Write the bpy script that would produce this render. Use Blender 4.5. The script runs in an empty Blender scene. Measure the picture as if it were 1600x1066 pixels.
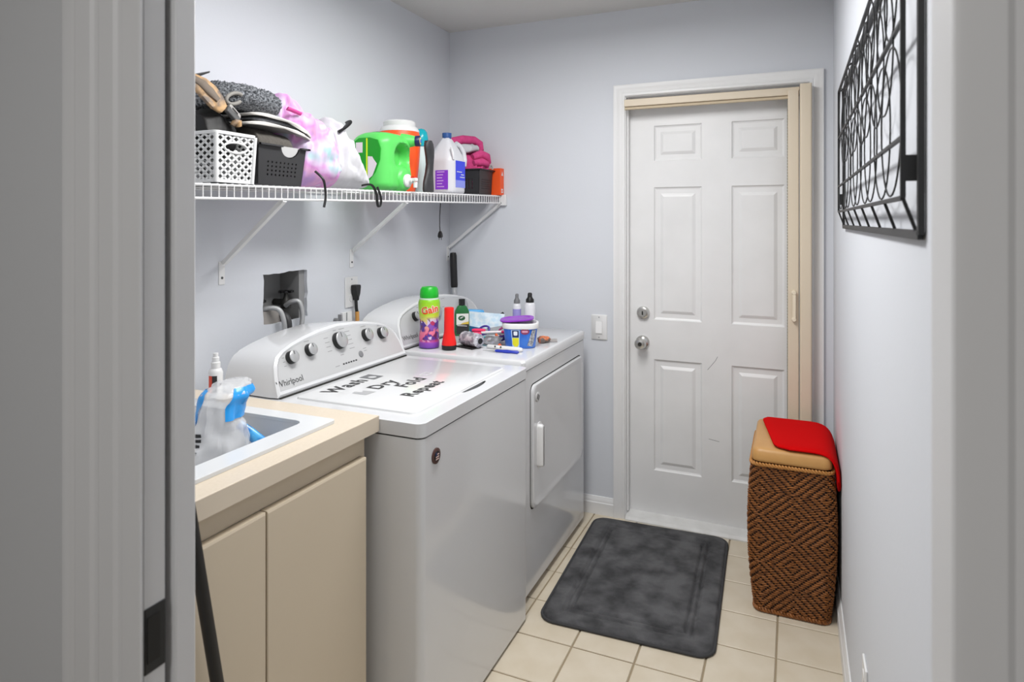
import bpy, bmesh, math, random
from mathutils import Vector, Matrix, noise
random.seed(7)
S = bpy.context.scene
C = S.collection
PI = math.pi

# ------------------------------------------------------------------ camera
cam = bpy.data.cameras.new('camera'); camo = bpy.data.objects.new('camera', cam); C.objects.link(camo)
camo.location = (0, 0, 1.4255)
camo.rotation_euler = (PI / 2, 0, 0.4088)
cam.sensor_width = 36; cam.lens = 36 * 1018.6 / 1600; cam.shift_y = -0.117
cam.clip_start = 0.02
cam.dof.use_dof = True; cam.dof.focus_distance = 2.5; cam.dof.aperture_fstop = 6.3
S.camera = camo

# ------------------------------------------------------------------ world, exposure
w = bpy.data.worlds.new('world'); S.world = w; w.use_nodes = True
w.node_tree.nodes['Background'].inputs[0].default_value = (.8, .82, .86, 1)
w.node_tree.nodes['Background'].inputs[1].default_value = 0.15
S.view_settings.view_transform = 'Standard'; S.view_settings.look = 'None'
S.view_settings.exposure = 0.32; S.view_settings.gamma = 1.0
S.view_settings.use_curve_mapping = False
ROOM_LAMP_W = 23.0
HALL_FILL_W = 13.0

# ------------------------------------------------------------------ room numbers (metres)
XL, XR, YB, YN, YO, ZC = -1.703, 0.152, 3.087, 0.615, 0.541, 2.44   # left, right, back, near wall inner / outer face, ceiling
JL, JR = -0.715, 0.101                                              # doorway jambs

# ------------------------------------------------------------------ materials
def lin(c):
    if isinstance(c, str):
        c = c.lstrip('#'); c = [int(c[i:i + 2], 16) / 255 for i in (0, 2, 4)]
    return tuple(x / 12.92 if x <= .04045 else ((x + .055) / 1.055) ** 2.4 for x in c) + (1,)
MATS = {}
def mat(name, col, rough=.5, metal=0, bump=None, var=None, spec=None, coat=0, alpha=None, trans=None, emit=None):
    """var=(scale, second colour, contrast)  bump=(scale, strength)"""
    if name in MATS: return MATS[name]
    m = bpy.data.materials.new(name); m.use_nodes = True
    nt = m.node_tree; b = nt.nodes['Principled BSDF']
    b.inputs['Base Color'].default_value = lin(col)
    b.inputs['Roughness'].default_value = rough; b.inputs['Metallic'].default_value = metal
    if spec is not None: b.inputs['Specular IOR Level'].default_value = spec
    if coat: b.inputs['Coat Weight'].default_value = coat; b.inputs['Coat Roughness'].default_value = .08
    if alpha is not None: b.inputs['Alpha'].default_value = alpha
    if trans: b.inputs['Transmission Weight'].default_value = trans
    tc = nt.nodes.new('ShaderNodeTexCoord')
    if var:
        n = nt.nodes.new('ShaderNodeTexNoise'); n.inputs['Scale'].default_value = var[0]; n.inputs['Detail'].default_value = 5
        r = nt.nodes.new('ShaderNodeValToRGB')
        k = var[2] if len(var) > 2 else .2
        r.color_ramp.elements[0].position = .5 - k; r.color_ramp.elements[1].position = .5 + k
        r.color_ramp.elements[0].color = lin(col); r.color_ramp.elements[1].color = lin(var[1])
        nt.links.new(tc.outputs['Object'], n.inputs['Vector']); nt.links.new(n.outputs['Fac'], r.inputs['Fac'])
        nt.links.new(r.outputs['Color'], b.inputs['Base Color'])
    if bump:
        n2 = nt.nodes.new('ShaderNodeTexNoise'); n2.inputs['Scale'].default_value = bump[0]; n2.inputs['Detail'].default_value = 3
        bp = nt.nodes.new('ShaderNodeBump'); bp.inputs['Strength'].default_value = bump[1]; bp.inputs['Distance'].default_value = .002
        nt.links.new(tc.outputs['Object'], n2.inputs['Vector']); nt.links.new(n2.outputs['Fac'], bp.inputs['Height'])
        nt.links.new(bp.outputs['Normal'], b.inputs['Normal'])
    if emit:
        b.inputs['Emission Color'].default_value = lin(emit[0]); b.inputs['Emission Strength'].default_value = emit[1]
    MATS[name] = m
    return m

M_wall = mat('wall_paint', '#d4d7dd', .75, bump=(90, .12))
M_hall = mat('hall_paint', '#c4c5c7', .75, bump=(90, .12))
M_ceil = mat('ceiling_paint', '#d4d3d0', .9, bump=(60, .6))
M_trim = mat('white_trim', '#e6e6e6', .38)
M_jamb = mat('jamb_paint', '#dadadb', .45)
M_door = mat('door_paint', '#e8e8e8', .36, var=(6, '#e2e2e2'))
M_tile = mat('floor_tile', '#d9cfbd', .38, var=(9, '#cabda6', .3), bump=(25, .08))
M_grout = mat('tile_grout', '#998a72', .9)
M_white = mat('appliance_enamel', '#d6d7d9', .16, coat=.3)
M_whitepl = mat('white_plastic', '#dedede', .35)
M_panel = mat('console_silver', '#c9cacb', .38, metal=.25)
M_knob = mat('knob_silver', '#c2c3c4', .3, metal=.6)
M_black = mat('black_plastic', '#151516', .45)
M_gap = mat('dark_gap', '#2a2926', .9)
M_dgrey = mat('dark_grey', '#4a4a4b', .6)
M_ink = mat('black_ink', '#2b2b2c', .6)
M_greyink = mat('grey_ink', '#8f9092', .6)
M_chrome = mat('satin_chrome', '#c8c7c4', .25, metal=.9)
M_beige = mat('beige_screen', '#d8cab4', .45)
M_counter = mat('beige_laminate', '#dccfbc', .35, var=(140, '#d6c8b4'))
M_cedge = mat('beige_laminate_edge', '#d9ccb9', .45)
M_cab = mat('cabinet_beige', '#cfc1ab', .5)
M_wire = mat('white_wire', '#e4e4e4', .35)

# ------------------------------------------------------------------ mesh helpers
LOC = {}
class MB:
    def __init__(s): s.v = []; s.f = []; s.mi = []
    def add(s, vs, fs, mi=0):
        o = len(s.v); s.v += [tuple(p) for p in vs]; s.f += [tuple(i + o for i in f) for f in fs]; s.mi += [mi] * len(fs); return s
    def box(s, x0, x1, y0, y1, z0, z1, mi=0):
        return s.add([(x0,y0,z0),(x1,y0,z0),(x1,y1,z0),(x0,y1,z0),(x0,y0,z1),(x1,y0,z1),(x1,y1,z1),(x0,y1,z1)],
                     [(0,3,2,1),(4,5,6,7),(0,1,5,4),(1,2,6,5),(2,3,7,6),(3,0,4,7)], mi)
    def obox(s, c, ax, ay, az, mi=0):      # oriented box: centre and three half-vectors
        c, ax, ay, az = map(Vector, (c, ax, ay, az))
        P = [c + i*ax + j*ay + k*az for k in (-1,1) for i, j in ((-1,-1),(1,-1),(1,1),(-1,1))]
        return s.add(P, [(0,3,2,1),(4,5,6,7),(0,1,5,4),(1,2,6,5),(2,3,7,6),(3,0,4,7)], mi)
    def loft(s, rings, caps=True, closed=True, mi=0):
        n = len(rings[0]); vs = [p for r in rings for p in r]; fs = []
        m = n if closed else n - 1
        for i in range(len(rings) - 1):
            for j in range(m):
                k = (j + 1) % n
                fs.append((i*n + j, i*n + k, (i+1)*n + k, (i+1)*n + j))
        if caps and closed:
            fs.append(tuple(range(n - 1, -1, -1))); b = (len(rings) - 1) * n; fs.append(tuple(range(b, b + n)))
        return s.add(vs, fs, mi)
    def cyl(s, p0, p1, r0, r1=None, n=16, caps=True, mi=0):
        p0, p1 = Vector(p0), Vector(p1); r1 = r0 if r1 is None else r1
        d = (p1 - p0).normalized(); a = d.orthogonal().normalized(); b = d.cross(a)
        ring = lambda p, r: [p + r*(math.cos(2*PI*i/n)*a + math.sin(2*PI*i/n)*b) for i in range(n)]
        return s.loft([ring(p0, r0), ring(p1, r1)], caps, mi=mi)
    def turn(s, p0, d, prof, n=24, caps=True, mi=0):    # lathe round any axis: prof = [(radius, distance)]
        p0, d = Vector(p0), Vector(d).normalized(); a = d.orthogonal().normalized(); b = d.cross(a)
        return s.loft([[p0 + h*d + r*(math.cos(2*PI*i/n)*a + math.sin(2*PI*i/n)*b) for i in range(n)] for r, h in prof], caps, mi=mi)
    def tube(s, path, r, n=8, closed=False, flat=1.0, mi=0):
        P = [Vector(p) for p in path]; N = len(P); rings = []
        up = None
        for i, p in enumerate(P):
            if closed: t = P[(i+1) % N] - P[i-1]
            else: t = P[min(i+1, N-1)] - P[max(i-1, 0)]
            t.normalize()
            if up is None: up = t.orthogonal().normalized()
            up = (up - up.dot(t)*t)
            up = up.normalized() if up.length > 1e-6 else t.orthogonal().normalized()
            b = t.cross(up)
            rr = r[i] if isinstance(r, (list, tuple)) else r
            rings.append([p + rr*(math.cos(2*PI*k/n)*up + flat*math.sin(2*PI*k/n)*b) for k in range(n)])
        if closed: rings.append(rings[0]); return s.loft(rings, False, mi=mi)
        return s.loft(rings, True, mi=mi)
    def plate(s, outer, holes, fn, c0, c1, mi=0):        # polygon with holes, extruded from c0 to c1
        bm = bmesh.new(); edges = []; loops = []
        for lp in [outer] + list(holes):
            vs = [bm.verts.new((a, b, 0)) for a, b in lp]; loops.append(lp)
            for i in range(len(vs)): edges.append(bm.edges.new((vs[i], vs[(i+1) % len(vs)])))
        bm.verts.index_update()
        bmesh.ops.triangle_fill(bm, use_beauty=True, use_dissolve=False, edges=edges)
        bm.verts.index_update()
        co = [(v.co.x, v.co.y) for v in bm.verts]; tri = [tuple(v.index for v in f.verts) for f in bm.faces]; bm.free()
        n = len(co)
        vs = [fn(a, b, c0) for a, b in co] + [fn(a, b, c1) for a, b in co]
        fs = [tuple(reversed(t)) for t in tri] + [tuple(i + n for i in t) for t in tri]
        o = 0
        for lp in loops:
            L = len(lp)
            for i in range(L):
                j = (i + 1) % L; fs.append((o + i, o + j, o + j + n, o + i + n))
            o += L
        return s.add(vs, fs, mi)
    def build(s, name, m, parent=None, smooth=None, bevel=0, segs=2, kind=None, org=None, label=None):
        off = Vector(LOC.get(parent.name, (0,0,0))) if parent else Vector(org or (0,0,0))
        me = bpy.data.meshes.new(name)
        me.from_pydata([tuple(Vector(p) - off) for p in s.v], [], s.f)
        for mm in (m if isinstance(m, (list, tuple)) else [m]): me.materials.append(mm)
        for p, i in zip(me.polygons, s.mi): p.material_index = i
        bm = bmesh.new(); bm.from_mesh(me); bmesh.ops.remove_doubles(bm, verts=bm.verts, dist=1e-6)
        bmesh.ops.recalc_face_normals(bm, faces=bm.faces); bm.to_mesh(me); bm.free()
        if smooth is not None:
            me.shade_smooth(); me.set_sharp_from_angle(angle=math.radians(smooth))
        o = bpy.data.objects.new(name, me); C.objects.link(o)
        if parent: o.parent = parent; LOC[o.name] = tuple(off)
        else: o.location = off; LOC[o.name] = tuple(off)
        if bevel:
            md = o.modifiers.new('bevel', 'BEVEL'); md.width = bevel; md.segments = segs; md.limit_method = 'ANGLE'; md.angle_limit = math.radians(40)
            if smooth is None: me.shade_smooth(); me.set_sharp_from_angle(angle=math.radians(50))
        if kind: o['kind'] = kind
        if label: o['label'] = label
        return o

def thing(name, label, cat, loc=(0,0,0), rotz=0, group=None, local=False):
    o = bpy.data.objects.new(name, None); C.objects.link(o); o.empty_display_size = .05
    o.location = loc; o.rotation_euler = (0, 0, rotz); o['label'] = label; o['category'] = cat
    if group: o['group'] = group
    LOC[o.name] = (0,0,0) if local else tuple(loc)
    return o
def tag(o, label, cat, group=None):
    o['label'] = label; o['category'] = cat
    if group: o['group'] = group
    return o
def struct(o): o['kind'] = 'structure'; return o
def rrect(x0, x1, y0, y1, r, n=5):        # rounded rectangle outline
    P = []
    for cx, cy, a in ((x1-r,y1-r,0),(x0+r,y1-r,PI/2),(x0+r,y0+r,PI),(x1-r,y0+r,1.5*PI)):
        for i in range(n + 1):
            t = a + PI/2*i/n; P.append((cx + r*math.cos(t), cy + r*math.sin(t)))
    return P
def ell(cx, cy, rx, ry, n=20): return [(cx + rx*math.cos(2*PI*i/n), cy + ry*math.sin(2*PI*i/n)) for i in range(n)]
def nz(p, sc, seed=0): return noise.noise(Vector((p[0]*sc + seed*13.7, p[1]*sc + seed*5.1, p[2]*sc - seed*7.3)))
def text(body, size, fn, name, m, parent, align='CENTER', shear=0, thick=0, bold=0, spacing=1, label=None):
    """flat lettering; fn maps (x right, y up) of the text plane to a world point"""
    cu = bpy.data.curves.new('t', 'FONT'); cu.body = body; cu.size = size; cu.align_x = align; cu.shear = shear
    cu.offset = bold; cu.space_character = spacing; cu.resolution_u = 3
    o = bpy.data.objects.new('t', cu); C.objects.link(o)
    dg = bpy.context.evaluated_depsgraph_get(); dg.update()
    me = bpy.data.meshes.new_from_object(o.evaluated_get(dg))
    mb = MB(); mb.add([fn(v.co.x, v.co.y) for v in me.vertices], [tuple(p.vertices) for p in me.polygons])
    bpy.data.objects.remove(o); bpy.data.curves.remove(cu); bpy.data.meshes.remove(me)
    return mb.build(name, m, parent, label=label)
def sweep_casing(mb, path, normal_out, prof):
    """mitred casing: path of 2D (x,z) points, prof = [(offset across, proud)]; returns rings"""
    rings = []
    N = len(path)
    for i, p in enumerate(path):
        p = Vector(p)
        d0 = (p - Vector(path[i-1])).normalized() if i else None
        d1 = (Vector(path[i+1]) - p).normalized() if i < N-1 else None
        n0 = Vector((-d0.y, d0.x)) if d0 else None; n1 = Vector((-d1.y, d1.x)) if d1 else None
        if n0 is None: m = n1
        elif n1 is None: m = n0
        else:
            m = (n0 + n1); m = m / m.dot(n0)
        rings.append([normal_out(p.x + a*m.x, p.y + a*m.y, h) for a, h in prof])
    mb.loft(rings)

# ================================================================== THE ROOM
# floor slab (grout) with its tiles
fl = struct(MB().box(-2.4, 1.6, -1.7, 3.25, -.05, -.0035).build('floor', M_grout))
T = .2099; cache = {}
def lines(a0, t, lo, hi):
    k0 = math.floor((lo - a0)/t); out = []
    k = k0
    while a0 + k*t < hi:
        out.append((max(lo, a0 + k*t), min(hi, a0 + (k+1)*t))); k += 1
    return out
for x0, x1 in lines(-.0547, T, XL, XR):
    for y0, y1 in lines(2.714, T, YO, YB):
        wx, wy = x1 - x0 - .006, y1 - y0 - .006
        if wx < .008 or wy < .008: continue
        key = (round(wx, 4), round(wy, 4))
        if key not in cache:
            o = MB()
            b = .0018
            rg = [[(i*(wx/2 - q), j*(wy/2 - q), z) for i, j in ((-1,-1),(1,-1),(1,1),(-1,1))] for q, z in ((0, -.0035), (0, -b), (b, 0))]
            o.loft(rg); o = o.build('tile', M_tile, fl); cache[key] = o.data
        else:
            o = bpy.data.objects.new('tile', cache[key]); C.objects.link(o); o.parent = fl
        o.location = ((x0 + x1)/2, (y0 + y1)/2, random.uniform(-.0004, .0004))
struct(MB().box(-2.4, 1.6, -1.7, 3.25, ZC, ZC + .05).build('ceiling', M_ceil))

# left wall with the ragged cut-out for the washer valves
hy0, hy1, hz0, hz1 = 1.745, 1.969, 1.060, 1.243
hole = []
def ragged(a, b, n):
    for i in range(n):
        t = i/n; hole.append((a[0] + (b[0]-a[0])*t + random.uniform(-.003, .003), a[1] + (b[1]-a[1])*t + random.uniform(-.003, .003)))
ragged((hy0, hz0), (hy1, hz0+.004), 9); ragged((hy1, hz0+.004), (hy1, hz1), 8); ragged((hy1, hz1), (hy0, hz1-.006), 9); ragged((hy0, hz1-.006), (hy0, hz0), 8)
wl = MB(); wl.plate([(YO, 0), (YB + .1, 0), (YB + .1, ZC), (YO, ZC)], [hole], lambda a, b, c: (c, a, b), XL, XL - .014)
wl = struct(wl.build('wall_left', M_wall))
cav = MB()
cav.box(XL-.115, XL-.105, hy0-.06, hy1+.06, hz0-.1, hz1+.06).box(XL-.115, XL-.014, hy0-.06, hy0-.02, hz0-.1, hz1+.06)
cav.box(XL-.115, XL-.014, hy1-.03, hy1+.06, hz0-.1, hz1+.06).box(XL-.115, XL-.014, hy0-.02, hy1-.03, hz1+.02, hz1+.06)
cav.build('stud_cavity', mat('bare_board', '#8f8f8f', .9, bump=(40,.4)), wl)
MB().box(XL-.10, XL-.016, hy0-.02, hy0+.10, hz0-.1, hz0+.045).build('blocking', mat('old_wood', '#9a9590', .9, bump=(60,.4)), wl)
struct(MB().box(XL-.22, XL-.12, YO, YB+.1, 0, ZC).build('wall_left_backing', M_hall))

# back wall with the door opening
DX0, DX1, DZ = -.742, .058, 2.021
wb = MB().box(XL - .1, DX0, YB, YB + .12, 0, ZC).box(DX1, XR + .1, YB, YB + .12, 0, ZC).box(DX0, DX1, YB, YB + .12, DZ, ZC)
struct(wb.build('wall_back', M_wall))
struct(MB().box(XR, XR + .1, YO + .06, YB + .1, 0, ZC).build('wall_right', M_wall))
# near wall with the doorway we look through
wn = MB().box(-2.4, -1.55, YO, YN, 0, ZC).box(-1.55, JL - .004, YO, .5428, 0, 2.06).box(-1.55, JL - .03, .580, YN, 0, 2.06).box(-1.55, JL - .03, YO, YN, 2.06, ZC).box(JR + .02, 1.6, YO, YN, 0, ZC).box(JL - .03, JR + .02, YO, YN, 2.06, ZC)
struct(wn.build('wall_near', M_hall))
# hallway behind the camera
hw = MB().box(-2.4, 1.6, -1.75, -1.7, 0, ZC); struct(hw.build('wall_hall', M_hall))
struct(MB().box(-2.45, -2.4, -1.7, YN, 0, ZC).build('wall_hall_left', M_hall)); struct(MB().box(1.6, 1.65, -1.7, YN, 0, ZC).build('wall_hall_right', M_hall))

# doorway trim: jamb boards and moulded casings
YF = .5355
pj = MB(); pj.box(JL - .03, JL, .5855, YN, 0, 2.05).box(JR, JR + .02, YF + .004, YN, 0, 2.05).box(JL - .03, JR + .02, YF + .004, YN, 2.05, 2.07)
struct(pj.build('trim_1', M_jamb, bevel=.002))
cas = [(0, .001), (0, .012), (.006, .0175), (.016, .0195), (.030, .015), (.045, .0135), (.052, .0165), (.062, .015), (.085, .016), (.10, .018), (.135, .0195), (.145, .016), (.145, .001)]
sw = MB(); sweep_casing(sw, [(JL - .001, 0), (JL - .001, 2.055), (JR + .001, 2.055), (JR + .001, 0)], lambda x, z, h: (x, YO - h, z), [(0, .001), (0, .004), (.004, .0055), (.030, .0055), (.035, .0022), (.042, .0022), (.047, .005), (.072, .0055), (.077, .0028), (.084, .0028), (.089, .0055), (.118, .005), (.122, .003), (.128, .0045), (.141, .0055), (.145, .004), (.145, .001)])
struct(sw.build('trim_2', M_jamb, smooth=25))
sw = MB(); sweep_casing(sw, [(JL - .03, 0), (JL - .03, 2.07), (JR + .02, 2.07), (JR + .02, 0)], lambda x, z, h: (x, YN + h*.6, z), [(a*.2, h) for a, h in cas])
struct(sw.build('trim_3', M_jamb, smooth=25))
# pocket door in the left jamb
pd = thing('pocket_door', 'grey-white pocket door edge slid into the left door jamb, with black latch', 'door', (-1.1, .560, 0))
MB().box(-1.50, JL - .006, .5448, .5755, .012, 2.035).build('door_slab', M_jamb, pd, bevel=.002)
ep = MB().box(JL - .0075, JL - .0045, .546, .5745, .875, .955).build('edge_pull', M_black, pd, bevel=.001)
MB().box(JL - .0050, JL - .0035, .549, .566, .888, .944).build('pull_plate', M_gap, ep)

# baseboards
bprof = [(.0, 0), (.013, 0), (.013, .055), (.010, .060), (.010, .068), (.006, .076), (.004, .084), (0, .085)]
def base(name, p0, p1, nrm):
    mb = MB(); mb.loft([[(p[0] + nrm[0]*a, p[1] + nrm[1]*a, z) for a, z in bprof] for p in (p0, p1)])
    return struct(mb.build(name, M_trim, smooth=30))
base('baseboard_back', (XL, YB), (DX0 - .057, YB), (0, -1)); base('baseboard_right', (XR, YN + .015), (XR, YB), (-1, 0))

# exterior door: jamb, stops, casing, sill
jm = MB().box(DX0 - .02, DX0 + .001, YB - .002, YB + .12, 0, DZ + .02).box(DX1 - .001, DX1 + .02, YB - .002, YB + .12, 0, DZ + .02).box(DX0, DX1, YB - .002, YB + .12, DZ - .001, DZ + .02)
jm.box(DX0, DX0 + .008, YB + .02, YB + .045, .03, DZ).box(DX1 - .008, DX1, YB + .02, YB + .045, .03, DZ)
struct(jm.build('trim_4', M_trim))
sw = MB(); sweep_casing(sw, [(DX0 - .002, 0), (DX0 - .002, DZ + .002), (DX1 + .002, DZ + .002), (DX1 + .002, 0)], lambda x, z, h: (x, YB - h, z),
      [(0, 0), (0, .009), (.004, .012), (.012, .012), (.016, .0095), (.022, .0115), (.034, .0135), (.040, .0165), (.050, .018), (.055, .0165), (.055, 0)])
struct(sw.build('trim_5', M_trim, smooth=25))
sl = MB().loft([[(x, YB - .022, 0), (x, YB - .022, .006), (x, YB - .010, .016), (x, YB + .03, .022), (x, YB + .06, .028), (x, YB + .06, 0)] for x in (DX0 + .001, DX1 - .001)])
struct(sl.build('trim_6', mat('sill_white', '#dcdcdb', .5, var=(18, '#d0d0ce', .2))))
# six-panel leaf
yd = YB + .052
cols = [(-.622, -.392), (-.268, -.036)]; rows = [(.228, .768), (.950, 1.592), (1.709, 1.887)]
X0, X1, Z0, Z1 = DX0 + .006, DX1 - .002, .026, DZ - .022
lf = MB()
xs = [X0] + [c for p in cols for c in p] + [X1]; zs = [Z0] + [c for p in rows for c in p] + [Z1]
def nest(mb, a0, a1, b0, b1, steps):
    rg = [[(a0+q, yd+d, b0+q), (a1-q, yd+d, b0+q), (a1-q, yd+d, b1-q), (a0+q, yd+d, b1-q)] for q, d in steps]
    mb.loft(rg, caps=False); n = len(mb.v); return n
for i in range(5):
    for j in range(7):
        a0, a1, b0, b1 = xs[i], xs[i+1], zs[j], zs[j+1]
        if i % 2 and j % 2:
            nest(lf, a0, a1, b0, b1, [(0, 0), (.004, .0), (.008, .006), (.014, .0085), (.020, .0085)])
            lf.add([(a0+.02, yd+.0085, b0+.02), (a1-.02, yd+.0085, b0+.02), (a1-.02, yd+.0085, b1-.02), (a0+.02, yd+.0085, b1-.02)], [(0,1,2,3)])
        else:
            lf.add([(a0, yd, b0), (a1, yd, b0), (a1, yd, b1), (a0, yd, b1)], [(0,1,2,3)])
lf.add([(X0,yd,Z0),(X1,yd,Z0),(X1,yd,Z1),(X0,yd,Z1),(X0,yd+.04,Z0),(X1,yd+.04,Z0),(X1,yd+.04,Z1),(X0,yd+.04,Z1)], [(0,4,5,1),(3,2,6,7),(0,3,7,4),(1,5,6,2),(4,7,6,5)])
d1 = struct(lf.build('door_1', M_door, org=(0,0,0)))
for a0, a1 in cols:
    for b0, b1 in rows:
        p = MB(); rg = [[(a0+q, yd+d, b0+q), (a1-q, yd+d, b0+q), (a1-q, yd+d, b1-q), (a0+q, yd+d, b1-q)] for q, d in ((.034, .0095), (.0345, .0080), (.046, .0025), (.049, .0015))]
        p.loft(rg); p.build('panel', M_door, d1)
sc = MB()
for (xa, za, xb, zb) in ((-.37, .735, -.335, .78), (-.365, .415, -.318, .408), (-.335,.78,-.325,.80)):
    v = Vector((xb-xa, 0, zb-za)); n = Vector((-v.z, 0, v.x)).normalized()*.0011
    sc.add([(xa-n.x, yd-.0004, za-n.z), (xb-n.x, yd-.0004, zb-n.z), (xb+n.x, yd-.0004, zb+n.z), (xa+n.x, yd-.0004, za+n.z)], [(0,1,2,3)])
sc.build('scuff_mark', M_greyink, d1)
# deadbolt and knob
db = MB().turn((-.669, yd, .985), (0,-1,0), [(.031, 0), (.031, .006), (.028, .016), (.020, .019), (.0195, .019), (.0185, .022), (0.001, .022)], 28).build('deadbolt', M_chrome, d1, smooth=35)
MB().box(-.672, -.666, yd - .0235, yd - .0215, .976, .994).build('keyhole', M_gap, db)
kb = MB().turn((-.672, yd, .842), (0,-1,0), [(.033, 0), (.033, .005), (.028, .012), (.014, .018), (.013, .032), (.022, .038), (.0275, .048), (.027, .058), (.021, .066), (.012, .068), (.0115, .066), (.001, .066)], 28).build('door_knob', M_chrome, d1, smooth=40)
MB().turn((-.672, yd - .0665, .842), (0,-1,0), [(.009, 0), (.009, .002), (.001, .002)], 16).build('key_cylinder', M_gap, kb)

# retractable insect screen in front of the door
sn = thing('retractable_screen', 'beige retractable screen housing and top track mounted on the white door frame', 'screen door', (.02, YB - .03, 0))
tk = MB().loft([[(x, YB - .045, 1.968), (x, YB - .018, 1.962), (x, YB - .018, 2.006), (x, YB - .045, 2.000)] for x in (DX0 + .002, .02)]); tk.build('top_track', M_beige, sn, bevel=.002)
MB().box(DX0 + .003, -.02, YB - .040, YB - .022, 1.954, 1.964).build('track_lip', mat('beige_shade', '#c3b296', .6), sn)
hs = MB(); hs.loft([[(x, y, z) for x, y in rrect(.021, .068, YB - .072, YB - .019, .008)] for z in (.02, 2.008)]); hs.build('housing', M_beige, sn, smooth=35)
pb = MB(); pb.loft([[(x, y, z) for x, y in rrect(-.026, .017, YB - .062, YB - .024, .004)] for z in (.024, 1.985)]); pb = pb.build('pull_bar', M_beige, sn, smooth=35)
hd = MB(); hd.box(-.007, .005, YB - .085, YB - .076, 1.005, 1.125)
hd.turn((-.001, YB - .061, 1.008), (0,-1,0), [(.010, 0), (.010, .02), (.007, .025), (.001, .025)], 14).turn((-.001, YB - .061, 1.122), (0,-1,0), [(.010, 0), (.010, .02), (.007, .025), (.001, .025)], 14)
hd.build('handle', mat('cream_plastic', '#e6d9c2', .4), pb, smooth=35)
br = MB()
for i in range(150): br.box(-.0295, -.026, YB - .034, YB - .0245, .03 + i*.0130, .0405 + i*.0130)
br.build('brush_seal', mat('brush_grey', '#8b8a83', .9), sn)['kind'] = 'stuff'

# light switch
ls = thing('light_switch', 'white rocker light switch on the back wall beside the door', 'light switch', (-.873, YB, .908))
p = MB(); p.loft([[(x, YB - d, z) for x, z in rrect(-.913+q, -.833-q, .848+q, .970-q, .004, 3)] for q, d in ((0, 0), (0, .004), (.003, .0065))]); p.build('cover_plate', M_whitepl, ls, smooth=35)
MB().box(-.891, -.855, YB - .008, YB - .006, .876, .942).build('switch_frame', M_whitepl, ls)
MB().loft([[(x, YB - .0075, .880), (x, YB - .0115, .880), (x, YB - .0085, .938), (x, YB - .0075, .938)] for x in (-.888, -.858)]).build('rocker', mat('rocker_white', '#f3f3f3', .3), ls)
for z in (.860, .958): MB().cyl((-.873, YB - .006, z), (-.873, YB - .0075, z), .003, n=10).build('screw', M_greyink, ls)

# wall socket low on the right wall
ow = thing('wall_outlet', 'white electrical outlet cover low on the right wall', 'outlet', (XR, 1.70, .35))
MB().box(XR - .006, XR, 1.665, 1.735, .295, .410).build('cover_plate', M_whitepl, ow, bevel=.002)
for z in (.328, .377): MB().cyl((XR - .006, 1.70, z), (XR - .0075, 1.70, z), .015, n=16).build('socket', M_whitepl, ow)

# ceiling lamps (out of the frame): the room's, and a hallway one added as fill
def ceiling_lamp(x, y, wx, wy, watts, label):
    t = thing('ceiling_light', label, 'ceiling light', (x, y, ZC))
    MB().box(x - wx/2, x + wx/2, y - wy/2, y + wy/2, ZC - .025, ZC).build('base_tray', M_whitepl, t, bevel=.004)
    df = MB(); df.loft([[(a, b, ZC - d) for a, b in rrect(x - wx/2 + q, x + wx/2 - q, y - wy/2 + q, y + wy/2 - q, .03, 5)] for q, d in ((.012, .025), (.014, .05), (.03, .075), (.06, .085))])
    df.build('diffuser', mat('lit_diffuser', '#ffffff', .4, emit=('#ffffff', 2.0)), t, smooth=60)
    l = bpy.data.lights.new('lamp', 'AREA'); l.shape = 'RECTANGLE'; l.size = wx; l.size_y = wy; l.energy = watts; l.color = (1, .995, .985)
    o = bpy.data.objects.new('lamp', l); C.objects.link(o); o.parent = t; o.location = (0, 0, -.09)
    return t
ceiling_lamp(-.70, 1.66, .36, 1.25, ROOM_LAMP_W, 'long white fluorescent ceiling light of the laundry room')
ceiling_lamp(-.35, -.75, .4, .4, HALL_FILL_W, 'added square white ceiling light of the unseen hallway, fill from behind the camera')  # added fill from behind the camera, no such lamp is known

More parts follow.
